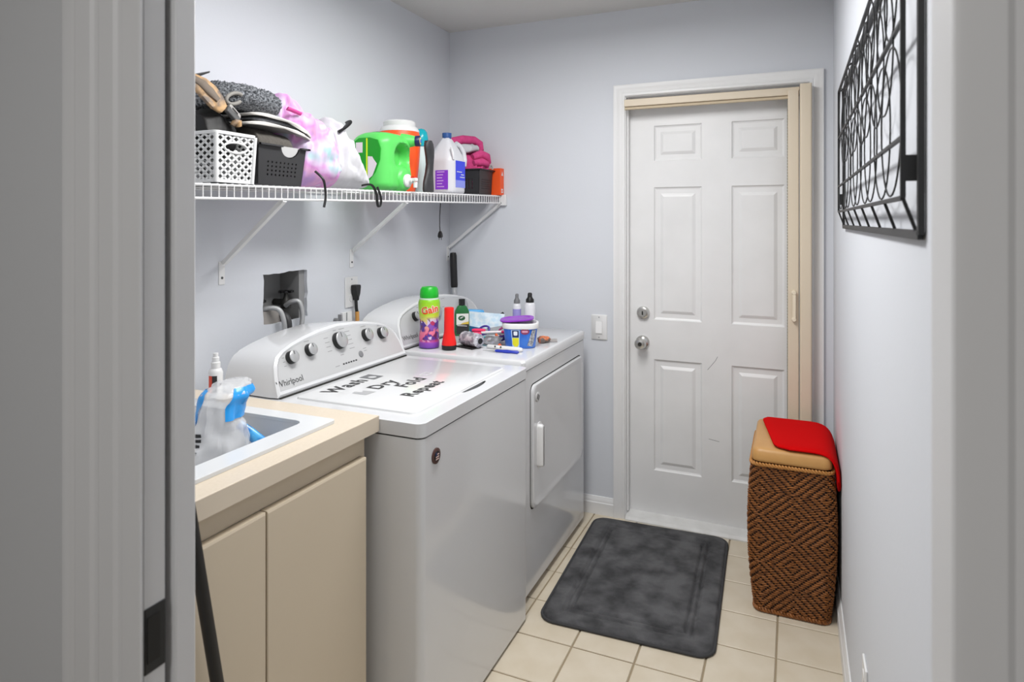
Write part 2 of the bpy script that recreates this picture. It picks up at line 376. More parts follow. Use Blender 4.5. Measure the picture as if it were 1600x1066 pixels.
# ================================================================== WASHER AND DRYER
def outline(y0, y1, zb, h, n=14, ins=0):
    """console front outline (closed, in y-z): straight bottom, leaning sides, arched top"""
    L = y1 - y0; yc = (y0 + y1)/2
    P = [(y0 + ins, zb + ins), (y1 - ins, zb + ins)]
    half = [(0.0, 0.0), (.012, .30), (.030, .52), (.055, .655), (.095, .745), (.16, .825), (.25, .90), (.36, .965), (.5, 1.0)]
    hp = [(y0 + a*L, zb + b*h) for a, b in half]
    full = hp + [(2*yc - a, b) for a, b in reversed(hp[:-1])]
    if ins:
        c = Vector((yc, zb + h*.45)); out = []
        for a, b in full:
            out.append((yc + (a - yc)*(1 - ins/(L/2)), (zb + ins) + (b - zb)*(1 - 2*ins/h)))
        full = out
    return list(reversed(full))[:]
def console(parent, y0, y1, xb, zb, h, xback):
    lean = .42
    def pt(y, z, q=0): return (xb - (z - zb)*lean + q, y, z)
    O = outline(y0, y1, zb, h); I = outline(y0, y1, zb, h, ins=.016)
    def ringback(x, sc=1.0):
        yc = (y0+y1)/2; return [(x, yc + (a - yc)*sc, zb + (b - zb)*sc) for a, b in O]
    mid = [(pt(a, b)[0] - .030, a - (.004 if a < (y0+y1)/2 else -.004), b - .000) for a, b in O]
    rings = [[pt(a, b, -.004) for a, b in I], [pt(a, b, 0) for a, b in I], [pt((a + c)/2, (b + d)/2, .003) for (a, b), (c, d) in zip(I, O)], [pt(a, b, -.002) for a, b in O],
             [pt(a, b, -.012) for a, b in O], [(p[0], p[1], p[2]) for p in mid]]
    rings.append([(min(xback, m[0] - .01), a, zb + (b - zb)*.93) for (a, b), m in zip(O, mid)])
    mb = MB(); mb.loft(rings); sh = mb.build('console', M_white, parent, smooth=32)
    f = MB(); f.add([pt(a, b, .0006) for a, b in I], [tuple(range(len(I)))]); fc = f.build('control_panel', M_panel, parent)
    return sh, fc, pt, lean
def knob(parent, pt, lean, y, z, r):
    c = Vector(pt(y, z, .0006)); d = Vector((1, 0, lean)).normalized()
    k = MB().turn(c, d, [(r*1.02, 0), (r, .010), (r*.97, .017), (r*.5, .0172)], 28).build('knob', M_black, parent, smooth=40)
    MB().turn(c + d*.0165, d, [(r*.97, 0), (r*.95, .003), (r*.86, .0045), (.0005, .0045)], 28).build('knob_cap', M_knob, k, smooth=40)
    u = Vector((-lean, 0, 1)).normalized()
    MB().obox(c + d*.0212 + u*r*.55, Vector((0, .0012, 0)), u*r*.28, d*.0004).build('pointer', M_dgrey, k)
    return k
def on_panel(pt, lean, y, z):
    u = Vector((-lean, 0, 1)).normalized(); c = Vector(pt(y, z, .0012))
    return lambda a, b: c + Vector((0, a, 0)) + u*b
def dashes(pt, lean, rows):
    mb = MB(); u = Vector((-lean, 0, 1)).normalized()
    for y, z, ww in rows:
        c = Vector(pt(y, z, .0011)); mb.add([c + Vector((0, -ww/2, 0)) - u*.0009, c + Vector((0, ww/2, 0)) - u*.0009, c + Vector((0, ww/2, 0)) + u*.0009, c + Vector((0, -ww/2, 0)) + u*.0009], [(0,1,2,3)])
    return mb

# --- washer
WX, WY0, WY1 = -.877, 1.442, 2.165
ws = thing('washing_machine', 'white top-load washing machine with lettering on its lid, next to the sink counter', 'washing machine', (-1.25, 1.80, 0))
b = MB(); b.loft([[(x, y, z) for x, y in rrect(-1.62, WX, WY0, WY1, .022, 6)] for z in (.012, .862)]); b.build('cabinet', M_white, ws, smooth=35)
MB().box(-1.60, WX - .03, WY0 + .03, WY1 - .03, .0, .012).build('toe_gap_shade', M_gap, ws)  # dark slab, shade of the gap under the washer put into its colour
MB().loft([[(x, y, z) for x, y in rrect(-1.615, WX - .003, WY0 + .003, WY1 - .003, .02, 6)] for z in (.862, .866)]).build('seam', M_gap, ws)
recess = [(WX - .0625, 1.745), (WX - .058, 1.76)] + [(WX - .047 + .010*math.sin(PI*t/10), 1.77 + .15*t/10) for t in range(11)] + [(WX - .058, 1.93), (WX - .0625, 1.945)]
tp = MB()
tp.plate(rrect(-1.62, WX + .002, WY0 - .001, WY1 + .001, .024, 6), [recess], lambda a, c, z: (a, c, z), .866, .903)
tp.build('top', M_white, ws, smooth=35, bevel=.006, segs=3)
tp = MB(); tp.box(WX-.064, WX-.035, 1.742, 1.948, .8665, .8675); tp.build('finger_recess', mat('recess_grey', '#8a8b8c', .5), ws)
ld = MB(); ld.loft([[(x, y, z) for x, y in rrect(-1.350 + q, WX - .058 - q, 1.505 + q, 2.102 - q, .022, 5)] for q, z in ((-.002, .902), (0, .9045), (.001, .908), (.004, .910))])
lid = ld.build('lid', mat('lid_enamel', '#dadbdc', .22, coat=.2), ws, smooth=35)
ZL = .9105
def onlid(x, y): return lambda a, c: (x - c, y + a, ZL)
M_let = mat('lid_lettering', '#3a3a3b', .6)
def slab(body, size, x, y, name='lettering'):
    text(body, size, onlid(x, y), name, M_let, lid, align='LEFT', bold=.0022, spacing=1.12)
slab('Wash', .070, -1.265, 1.575); slab('Dry', .066, -1.170, 1.668); slab('Fold', .066, -1.105, 1.722); slab('Repeat', .062, -1.030, 1.638)
# serifs of the slab letters
def icon(x, y, m, mm):
    o = MB()
    o.plate([(x-.03, y-.026), (x+.03, y-.026), (x+.03, y+.026), (x-.03, y+.026)], [ell(x+.004, y, .014, .014, 16)], lambda a, c, z: (a, c, z), ZL - .0002, ZL)
    o.build('washer_symbol', mm, lid)
icon(-1.285, 1.795, 0, mat('symbol_grey', '#6f7072', .6))
o = MB(); o.plate([(-1.215, 1.60), (-1.165, 1.60), (-1.160, 1.645), (-1.205, 1.64), (-1.195, 1.622), (-1.22, 1.618)], [], lambda a, c, z: (a, c, z), ZL-.0002, ZL); o.build('basket_symbol', mat('symbol_pale', '#a9aaac', .6), lid)
o = MB(); o.plate(rrect(-1.155, -1.125, 1.875, 1.925, .006, 3), [rrect(-1.150, -1.130, 1.881, 1.919, .004, 3)], lambda a, c, z: (a, c, z), ZL-.0002, ZL); o.build('towel_symbol', mat('symbol_faint', '#c4c5c6', .6), lid)
cs, fc, pt, ln = console(ws, 1.476, 2.164, -1.383, .907, .165, -1.60)
MB().box(-1.384, -1.3795, 1.482, 2.158, .9035, .9075).build('console_gap', M_gap, ws)
for y, z, r in ((1.570, 1.005, .020), (1.658, 1.012, .020), (1.806, 1.017, .029), (1.958, 1.012, .0225), (2.048, 1.005, .0215)): knob(ws, pt, ln, y, z, r)
c = Vector(pt(1.898, .957, .0006)); d = Vector((1,0,ln)).normalized()
MB().turn(c, d, [(.0115, 0), (.0115, .002), (.010, .003), (.0005, .003)], 20).build('start_button', mat('button_grey', '#7c7d7f', .4), ws, smooth=40)
for i in range(6): MB().obox(pt(1.796 + i*.0135, .943, .001), (0, .0042, 0), Vector((-ln,0,1)).normalized()*.0023, d*.0003).build('indicator_light', M_ink, ws)
DY_ = .028
dashes(pt, ln, [(a + DY_, b, c) for a, b, c in [(1.735, .942, .022)] + [(1.545, 1.032, .022), (1.63, 1.040, .024), (1.775, 1.052, .016), (1.93, 1.043, .030), (2.022, 1.033, .024)]
       + [(1.722, 1.035 - i*.014, .022) for i in range(4)] + [(1.835, 1.040 - i*.014, .028) for i in range(5)] + [(1.512, 1.01 - i*.012, .010) for i in range(3)]
       + [(1.90, .972, .020), (1.90, .964, .016), (1.775, .972, .018), (1.960, .996, .012), (1.812, 1.052, .03)]]).build('printed_legend', M_greyink, fc, kind='stuff')
text('Whirlpool', .027, on_panel(pt, ln, 1.540, .934), 'lettering', M_ink, fc)
mg = MB().turn((WX + .0005, 1.512, .801), (1,0,0), [(.021, 0), (.021, .003), (.019, .004), (.0005, .004)], 24).build('badge', mat('badge_maroon', '#4a2b25', .4), ws, smooth=40)
MB().turn((WX + .0045, 1.512, .801), (1,0,0), [(.0135, 0), (.0135, .0008), (.0005, .0008)], 20).build('badge_face', mat('badge_dark', '#17161c', .4), mg)
f = MB()
for i, z in enumerate((.7925, .7985, .8045)): f.box(WX + .0053, WX + .0057, 1.505 + (.008 if i == 2 else 0), 1.5215, z - .0016, z + .0016)
f.build('badge_stripe', mat('badge_stripes', '#d8b9b0', .5), mg)
MB().box(WX + .0053, WX + .0057, 1.5035, 1.512, .802, .810).build('badge_canton', mat('badge_blue', '#2a3358', .5), mg)

# --- dryer
GX, GY0, GY1 = -.915, 2.222, 2.975
dr = thing('clothes_dryer', 'white front-load clothes dryer cluttered on top, next to the back wall', 'dryer', (-1.28, 2.60, 0))
b = MB(); b.loft([[(x, y, z) for x, y in rrect(-1.66, GX, GY0, GY1, .014, 5)] for z in (.028, .866)]); b.build('cabinet', M_white, dr, smooth=35)
MB().box(-1.62, GX - .022, GY0 + .02, GY1 - .015, 0, .028).build('toe_gap_shade', mat('toe_shadow', '#6b5b45', .9), dr)  # brown slab, its colour standing for the shadow gap under the dryer
MB().loft([[(x, y, z) for x, y in rrect(-1.655, GX - .004, GY0 + .004, GY1 - .004, .012, 5)] for z in (.866, .870)]).build('seam', M_gap, dr)
tp = MB(); tp.loft([[(x, y, z) for x, y in rrect(-1.66 + q, GX + .003 - q, GY0 - .002 + q, GY1 + .002 - q, .016, 5)] for q, z in ((0, .870), (0, .900), (.004, .906), (.010, .908))]); tp.build('top', M_white, dr, smooth=35)
DY0, DY1, DZ0, DZ1 = 2.287, 2.912, .333, .803
def yz(q, x, r=.03): return [(x, y, z) for y, z in rrect(DY0 + q, DY1 - q, DZ0 + q, DZ1 - q, r, 6)]
MB().loft([yz(-.004, GX - .001), yz(-.004, GX + .0008)]).build('door_gap', M_gap, dr)
dd = MB().loft([yz(0, GX), yz(0, GX + .009), yz(.003, GX + .012), yz(.012, GX + .0125), yz(.02, GX + .0105)]).build('door', M_white, dr, smooth=35)
h = MB(); h.loft([[(GX + .0105 + d, y, z) for y, z in rrect(2.327 + q, 2.377 - q, .478 + q, .650 - q, .02 - q*.5, 6)] for q, d in ((0, 0), (0, .002), (.004, .003))]); h = h.build('handle_plate', M_whitepl, dd, smooth=35)
h2 = MB(); h2.loft([[(GX + .012 + d, y, z) for y, z in rrect(2.329 + q, 2.355 - q, .482 + q, .646 - q, .012 - q*.4, 6)] for q, d in ((0, 0), (0, .014), (.003, .020), (.007, .022))]); h2.build('handle', M_whitepl, dd, smooth=35)
m2 = MB().turn((GX + .011, 2.332, .752), (1,0,0), [(.019, 0), (.019, .002), (.017, .003), (.0005, .003)], 24).build('badge', mat('badge_pale', '#c9c9c8', .4), dr, smooth=40)
f = MB()
for a in (-1, 0, 1):
    v = Vector((0, .5, .85)); n = Vector((0, .85, -.5)); c = Vector((GX + .0142, 2.332, .752)) + n*a*.009
    f.add([c - v*.010 - n*.0026, c + v*.010 - n*.0026, c + v*.010 + n*.0026, c - v*.010 + n*.0026], [(0,1,2,3)])
f.build('badge_print', M_ink, m2)
for z in (.735, .405): MB().box(GX, GX + .005, 2.922, 2.930, z - .036, z + .036).build('hinge', mat('hinge_grey', '#9b9c9e', .4, metal=.5), dr)
cs, fc, pt, ln = console(dr, 2.224, 2.973, -1.440, .909, .178, -1.66)
MB().box(-1.439, -1.431, 2.235, 2.965, .9078, .911).build('console_gap', M_gap, dr)
for y, z, r in ((2.385, 1.018, .020), (2.555, 1.022, .034), (2.815, 1.018, .027)): knob(dr, pt, ln, y, z, r)
dashes(pt, ln, [(2.43, 1.052, .02), (2.555, 1.068, .03), (2.66, 1.065, .03), (2.81, 1.06, .03), (2.64, 1.03, .02), (2.64, 1.015, .02), (2.47, 1.02, .02)]).build('printed_legend', M_greyink, fc, kind='stuff')
text('Whirlpool', .027, on_panel(pt, ln, 2.305, .940), 'lettering', M_ink, fc)

# ================================================================== SINK COUNTER
ct = MB(); SX0, SX1, SY0, SY1 = -1.52, -1.118, .765, 1.303
ct.plate([(XL, YN), (-1.005, YN), (-1.005, 1.437), (XL, 1.437)], [rrect(SX0, SX1, SY0, SY1, .03, 4)], lambda a, c, z: (a, c, z), .872, .914)
ct = ct.build('countertop', M_counter, org=(-1.35, 1.03, .872), bevel=.0015)
tag(ct, 'beige laminate countertop holding the white sink', 'countertop')
MB().box(-1.0052, -1.0042, YN, 1.4372, .8725, .9125).build('front_edge', M_cedge, ct)
MB().box(-1.7025, -1.0045, 1.4370, 1.4378, .8725, .9125).build('side_edge', M_cedge, ct)
bs = MB().box(XL + .001, XL + .018, YN + .001, 1.436, .914, .999).build('backsplash', mat('splash_white', '#d7d8de', .5), org=(XL, 1.03, .914), bevel=.001)
tag(bs, 'pale low backsplash board along the left wall behind the sink', 'backsplash')
sk = thing('laundry_sink', 'white drop-in laundry sink set in the beige counter', 'sink', (-1.32, 1.03, .914))
r = MB()
O = rrect(-1.585, -1.066, .715, 1.340, .012, 4); I = rrect(SX0 + .012, SX1 - .010, SY0 + .012, SY1 - .010, .026, 4)
rm = MB(); rm.plate(O, [I], lambda a, c, z: (a, c, z), .9142, .9235); rm.build('rim', mat('sink_white', '#dadcde', .25), sk, bevel=.003)
def rr(q, z, rad=.03): return [(x, y, z) for x, y in rrect(SX0 + .008 + q, SX1 - .006 - q, SY0 + .008 + q, SY1 - .006 - q, rad, 5)]
bsn = MB(); bsn.loft([rr(.003, .918), rr(.006, .88), rr(.022, .70), rr(.04, .655), rr(.08, .645)], caps=False); n = len(rr(0,0)); bsn.f.append(tuple(range(4*n, 5*n))); bsn.mi.append(0)
bsn.build('basin', mat('basin_white', '#d5d6d8', .3), sk, smooth=40)
MB().cyl((-1.32, 1.03, .6455), (-1.32, 1.03, .648), .03, n=20).build('drain', M_chrome, sk)
cb = thing('sink_cabinet', 'beige two-door base cabinet under the sink counter', 'cabinet', (-1.35, 1.02, 0))
bd = MB(); bd.box(-1.69, -1.045, 1.385, 1.405, .09, .872).box(-1.69, -1.045, YN + .005, YN + .025, .09, .872).box(-1.69, -1.045, YN + .025, 1.385, .09, .11).box(-1.69, -1.68, YN+.025, 1.385, .11, .872)
bd.build('carcass', M_cab, cb)
fr = MB(); fr.box(-1.046, -1.028, YN + .005, 1.405, .820, .872).box(-1.046, -1.028, 1.388, 1.405, .09, .820).box(-1.046, -1.028, YN + .005, YN + .03, .09, .820).box(-1.046, -1.03, YN + .03, 1.388, .09, .12)
fr.build('face_frame', M_cab, cb)
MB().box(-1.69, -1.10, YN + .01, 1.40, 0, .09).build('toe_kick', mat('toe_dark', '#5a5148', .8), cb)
for y0, y1 in ((.66, 1.0415), (1.0455, 1.389)):
    d = MB(); d.loft([[(-1.028, y0, z0), (-1.028, y1, z0), (-1.028, y1, z1), (-1.028, y0, z1)] if k == 0 else [(xk, y0 + q, z0 + q), (xk, y1 - q, z0 + q), (xk, y1 - q, z1 - q*2.5), (xk, y0 + q, z1 - q*2.5)]
        for k, (xk, q, z0, z1) in enumerate(((-1.028, 0, .10, .819), (-1.0105, 0, .10, .819), (-1.009, .002, .10, .819)))])
    d.build('cabinet_door', M_cab, cb)
# black pole leaning in front of the cabinet
po = thing('broom_handle', 'black pole leaning in front of the beige sink cabinet', 'pole', (-.985, 1.0, 0))
p0, p1 = Vector((-.965, .978, .012)), Vector((-.985, .652, 1.93))
MB().tube([p0 + (p1-p0)*t/10 for t in range(11)], .0115, 12).build('shaft', M_black, po, smooth=50)
MB().cyl(p0 + (p1-p0)*.55, p0 + (p1-p0)*.56, .0135, n=14).build('collar', M_dgrey, po)
MB().turn(p0 - Vector((0,0,.012)), (0,0,1), [(.016, 0), (.018, .01), (.013, .03), (.012, .04)], 14).build('foot_cap', M_dgrey, po)

# ================================================================== WATER VALVES IN THE WALL HOLE, HOSES, OUTLET
M_brass = mat('tarnished_brass', '#3c3b39', .5, metal=.4)
M_steel = mat('braided_steel', '#b9babb', .4, metal=.5, bump=(600, .5))
def valve(y, z, label):
    t = thing('water_valve', label, 'valve', (XL - .05, y, z))
    MB().cyl((XL - .10, y, z), (XL - .03, y, z), .012, n=14).build('pipe', M_brass, t)
    MB().turn((XL - .045, y, z - .014), (0,0,1), [(.017, -.008), (.020, .008), (.016, .022), (.009, .034), (.006, .052)], 14).build('valve_body', M_brass, t, smooth=40)
    hw = MB()
    for k in range(4):
        a = k*PI/4; hw.obox((XL - .045, y, z + .04), (math.cos(a)*.028, math.sin(a)*.028, 0), (-math.sin(a)*.0045, math.cos(a)*.0045, 0), (0, 0, .004))
    hw.build('valve_wheel', M_black, t)
    return t
valve(1.905, 1.122, 'dark hot and cold water tap with wheel handle in the wall cut-out')
valve(1.765, 1.100, 'second dark tap half hidden at the left of the wall cut-out')
def smooth_path(path):
    P = []
    n = len(path)
    for i in range(n - 1):           # catmull-rom
        a, b, c, d = (Vector(path[max(i-1,0)]), Vector(path[i]), Vector(path[i+1]), Vector(path[min(i+2,n-1)]))
        for k in range(8):
            t = k/8; P.append(.5*((2*b) + (c-a)*t + (2*a-5*b+4*c-d)*t*t + (3*b-a-3*c+d)*t**3))
    P.append(Vector(path[-1]))
    return P
def hose(name, label, path, r, m):
    P = smooth_path(path)
    o = MB().tube(P, r, 10).build(name, m, org=P[-1], smooth=50)
    return tag(o, label, 'hose')
hose('water_hose', 'left silver braided hose dropping from the wall cut-out behind the washer', [(XL-.045, 1.762, 1.098), (XL-.02, 1.775, 1.115), (XL+.015, 1.800, 1.112), (XL+.030, 1.812, 1.07), (XL+.033, 1.815, .99), (XL+.03, 1.812, .85), (XL+.03, 1.81, .72)], .009, M_steel)
hose('water_hose', 'right silver braided hose dropping from the wall cut-out behind the washer', [(XL-.03, 1.885, 1.112), (XL-.005, 1.888, 1.128), (XL+.020, 1.903, 1.125), (XL+.03, 1.908, 1.07), (XL+.03, 1.893, .99), (XL+.03, 1.885, .85), (XL+.03, 1.88, .72)], .009, M_steel)
hose('drain_hose', 'black drain hose between the two silver hoses', [(XL-.05, 1.855, 1.075), (XL-.01, 1.850, 1.085), (XL+.015, 1.850, 1.06), (XL+.016, 1.850, .98), (XL+.016, 1.847, .85), (XL+.018, 1.845, .72)], .013, mat('drain_black', '#3a3a3c', .5))
ot = thing('wall_outlet', 'white outlet plate with a black plug on the left wall above the washer', 'outlet', (XL, 2.233, 1.13))
MB().box(XL, XL + .006, 2.192, 2.274, 1.067, 1.193).build('cover_plate', M_whitepl, ot, bevel=.002)
for z in (1.106, 1.155): MB().cyl((XL+.006, 2.233, z), (XL+.008, 2.233, z), .017, n=18).build('socket', M_whitepl, ot)
MB().cyl((XL+.006, 2.233, 1.183), (XL+.0075, 2.233, 1.183), .003, n=10).build('screw', M_greyink, ot)
pc = thing('power_cord', 'black plug and cord with a tan sleeve hanging from the wall outlet', 'cord', (XL + .02, 2.24, .93))
MB().loft([[(XL + .008 + a, 2.240 + w*i, z + j) for a, i, j in ((0,-1,0),(.028,-1,0),(.028,1,0),(0,1,0))] for w, z in ((.004, 1.095), (.006, 1.108), (.013, 1.122), (.0175, 1.150), (.016, 1.160))]).build('plug', M_black, pc, bevel=.003)
MB().tube([(XL+.022, 2.240, 1.10), (XL+.023, 2.242, 1.06), (XL+.024, 2.245, 1.045)], .0068, 10).build('cord', M_black, pc, smooth=50)
MB().tube([(XL+.024, 2.245, 1.048), (XL+.025, 2.246, 1.0), (XL+.026, 2.246, .93)], .0085, 10).build('sleeve', mat('tan_sleeve', '#c9924c', .6), pc, smooth=50)
gv = thing('utility_box', 'small white utility box half hidden behind the washer console', 'box', (XL, 2.16, .99))
MB().box(XL, XL + .014, 2.165, 2.225, .985, 1.052).build('box_body', M_whitepl, gv, bevel=.002)
MB().box(XL, XL + .016, 2.151, 2.155, .99, 1.046).build('bracket', M_greyink, gv)
MB().turn((XL, 2.130, 1.026), (1,0,0), [(.009, 0), (.009, .012), (.005, .014), (.0005, .014)], 14).build('cap', mat('metal_grey', '#8b8c8d', .4, metal=.6), gv)
MB().box(XL + .014, XL + .017, 2.186, 2.190, .99, 1.05).build('seam', M_greyink, gv)
# pole with black grip standing in the corner behind the dryer
cp = thing('corner_pole', 'silver pole with black foam grip leaning in the corner behind the dryer', 'pole', (-1.60, 3.03, 0))
q0, q1 = Vector((-1.600, 3.028, 0)), Vector((-1.662, 3.050, 1.262))
at = lambda z: q0 + (q1 - q0)*(z/1.262)
MB().cyl(at(.0), at(1.08), .0145, n=16).build('tube', mat('pole_silver', '#c3c4c6', .3, metal=.5), cp, smooth=50)
MB().turn(at(1.075), q1 - q0, [(.0165, 0), (.0185, .01), (.0185, .17), (.015, .184), (.0005, .186)], 18).build('grip', M_black, cp, smooth=50)

# ================================================================== WIRE SHELF
def zs(y): return 1.5215 + (y - 1.1)*.0185
XF = -1.392
sh = thing('wire_shelf', 'white ventilated wire shelf on diagonal braces along the left wall', 'shelf', (-1.55, 1.85, zs(1.85)))
so = Vector(LOC[sh.name])
cw = None; ny = int((3.072 - .635)/.0254)
for i in range(ny + 1):
    y = .635 + i*.0254; z = zs(y)
    if cw is None:
        cw = MB().tube([(XL + .006, y, z), (XF - .004, y, z), (XF, y, z - .003), (XF, y, z - .038)], .0017, 6).build('cross_wire', M_wire, sh)
        y00, z00 = y, z
    else:
        o = bpy.data.objects.new('cross_wire', cw.data); C.objects.link(o); o.parent = sh; o.location = (0, y - y00, z - z00)
for x, dz, r in ((XL + .006, -.003, .003), (-1.55, -.0035, .0028), (XF - .002, -.0035, .003), (XF, -.039, .0036)):
    MB().cyl((x, .625, zs(.625) + dz), (x, 3.078, zs(3.078) + dz), r, n=8).build('rail', M_wire, sh, smooth=60)
def brace(yf, yt, zf):
    zt = zs(yt) - .040
    b = MB(); a, c = Vector((XL + .006, yf, zf + .07)), Vector((XF, yt, zt))
    d = (c - a).normalized(); s_ = Vector((0,1,0)); n = d.cross(s_).normalized()
    b.obox((a + c)/2, d*((c - a).length/2), s_*.0022, n*.0065); b.obox((a + c)/2 + s_*.0065 - n*.0055, d*((c - a).length/2), s_*.0065, n*.0012)
    b = b.build('brace', M_wire, sh)
    MB().box(XL, XL + .003, yf - .012, yf + .012, zf, zf + .075).build('brace_foot', M_wire, b, bevel=.001)
    MB().cyl((XL + .003, yf, zf + .022), (XL + .005, yf, zf + .022), .004, n=10).build('screw', M_dgrey, b)
brace(1.563, 1.504, 1.220); brace(2.238, 2.171, 1.232); brace(3.066, 3.066, 1.215)
eb = MB(); eb.box(XF - .012, XF + .028, 3.066, 3.085, zs(3.07) - .052, zs(3.07) + .004); eb = eb.build('end_bracket', M_wire, sh, bevel=.003)
MB().cyl((XF, 3.066, zs(3.07) - .039), (XF, 3.063, zs(3.07) - .039), .0045, n=10).build('rail_socket', M_gap, eb)

# ================================================================== SHELF CONTENTS
def mapbox(c0, c1, fn): pass
def lattice_wall(mb, P, cols_, rows_, t, thick, skip=None):
    """diagonal lattice between four corners P(u,v)->(point), u,v in 0..1"""
    def seg(u0, v0, u1, v1, wd):
        a, c = Vector(P(u0, v0)), Vector(P(u1, v1)); d = c - a
        nrm = (Vector(P(1,0)) - Vector(P(0,0))).cross(Vector(P(0,1)) - Vector(P(0,0))).normalized()
        s_ = d.cross(nrm).normalized()
        mb.obox((a + c)/2, d*.5, s_*wd, nrm*thick)
    for i in range(cols_):
        for j in range(rows_):
            u0, u1, v0, v1 = i/cols_, (i+1)/cols_, j/rows_, (j+1)/rows_
            if skip and skip((u0+u1)/2, (v0+v1)/2): continue
            um, vm = (u0+u1)/2, (v0+v1)/2
            seg(um, v0, u1, vm, t); seg(u1, vm, um, v1, t); seg(um, v1, u0, vm, t); seg(u0, vm, um, v0, t)
# --- white lattice basket
M_wb = mat('white_basket', '#dcdddd', .4)
bz = zs(1.40) + .0025; by0, by1, bx0, bx1, bh = 1.270, 1.393, -1.640, -1.402, .137
wk = thing('storage_basket', 'white plastic lattice basket at the near end of the wire shelf', 'basket', ((bx0+bx1)/2, (by0+by1)/2, bz))
tp_ = .006
sides = [lambda u, v: (bx1 + tp_*v, by0 - tp_*v + (by1 - by0 + 2*tp_*v)*u, bz + .006 + (bh - .014)*v),
         lambda u, v: (bx0 - tp_*v + (bx1 - bx0 + 2*tp_*v)*u, by0 - tp_*v, bz + .006 + (bh - .014)*v),
         lambda u, v: (bx0 - tp_*v, by0 - tp_*v + (by1 - by0 + 2*tp_*v)*u, bz + .006 + (bh - .014)*v),
         lambda u, v: (bx0 - tp_*v + (bx1 - bx0 + 2*tp_*v)*u, by1 + tp_*v, bz + .006 + (bh - .014)*v)]
for k, P in enumerate(sides):
    mb = MB(); lattice_wall(mb, P, 5 if k % 2 == 0 else 9, 6, .0028, .0012, (lambda u, v: .18 < u < .82 and .62 < v < .82) if k % 2 == 0 else None)
    mb.build('lattice_wall', M_wb, wk)
    if k % 2 == 0:
        hf = [P(.5 + .30*math.cos(2*PI*i/24)*(1 if abs(math.cos(2*PI*i/24)) < .8 else 1), .73 + .115*math.sin(2*PI*i/24)) for i in range(24)]
        MB().tube(hf, .0035, 6, closed=True).build('handle_rim', M_wb, wk, smooth=60)
mb = MB(); mb.plate(rrect(bx0 - .010, bx1 + .010, by0 - .010, by1 + .010, .012, 4), [rrect(bx0 - .003, bx1 + .003, by0 - .003, by1 + .003, .010, 4)], lambda a, c, z: (a, c, z), bz + bh - .009, bz + bh); mb.build('rim', M_wb, wk, bevel=.001)
mb = MB(); mb.box(bx0, bx1, by0, by1, bz, bz + .004).box(bx0 - .001, bx1 + .001, by0 - .001, by1 + .001, bz, bz + .009); mb.build('base', M_wb, wk)
for sx in (0, 1):
    for sy in (0, 1):
        x = (bx0, bx1)[sx]; y = (by0, by1)[sy]; ex = -tp_ if sx == 0 else tp_; ey = -tp_ if sy == 0 else tp_
        MB().cyl((x, y, bz), (x + ex, y + ey, bz + bh - .006), .006, n=8).build('corner_post', M_wb, wk, smooth=60)

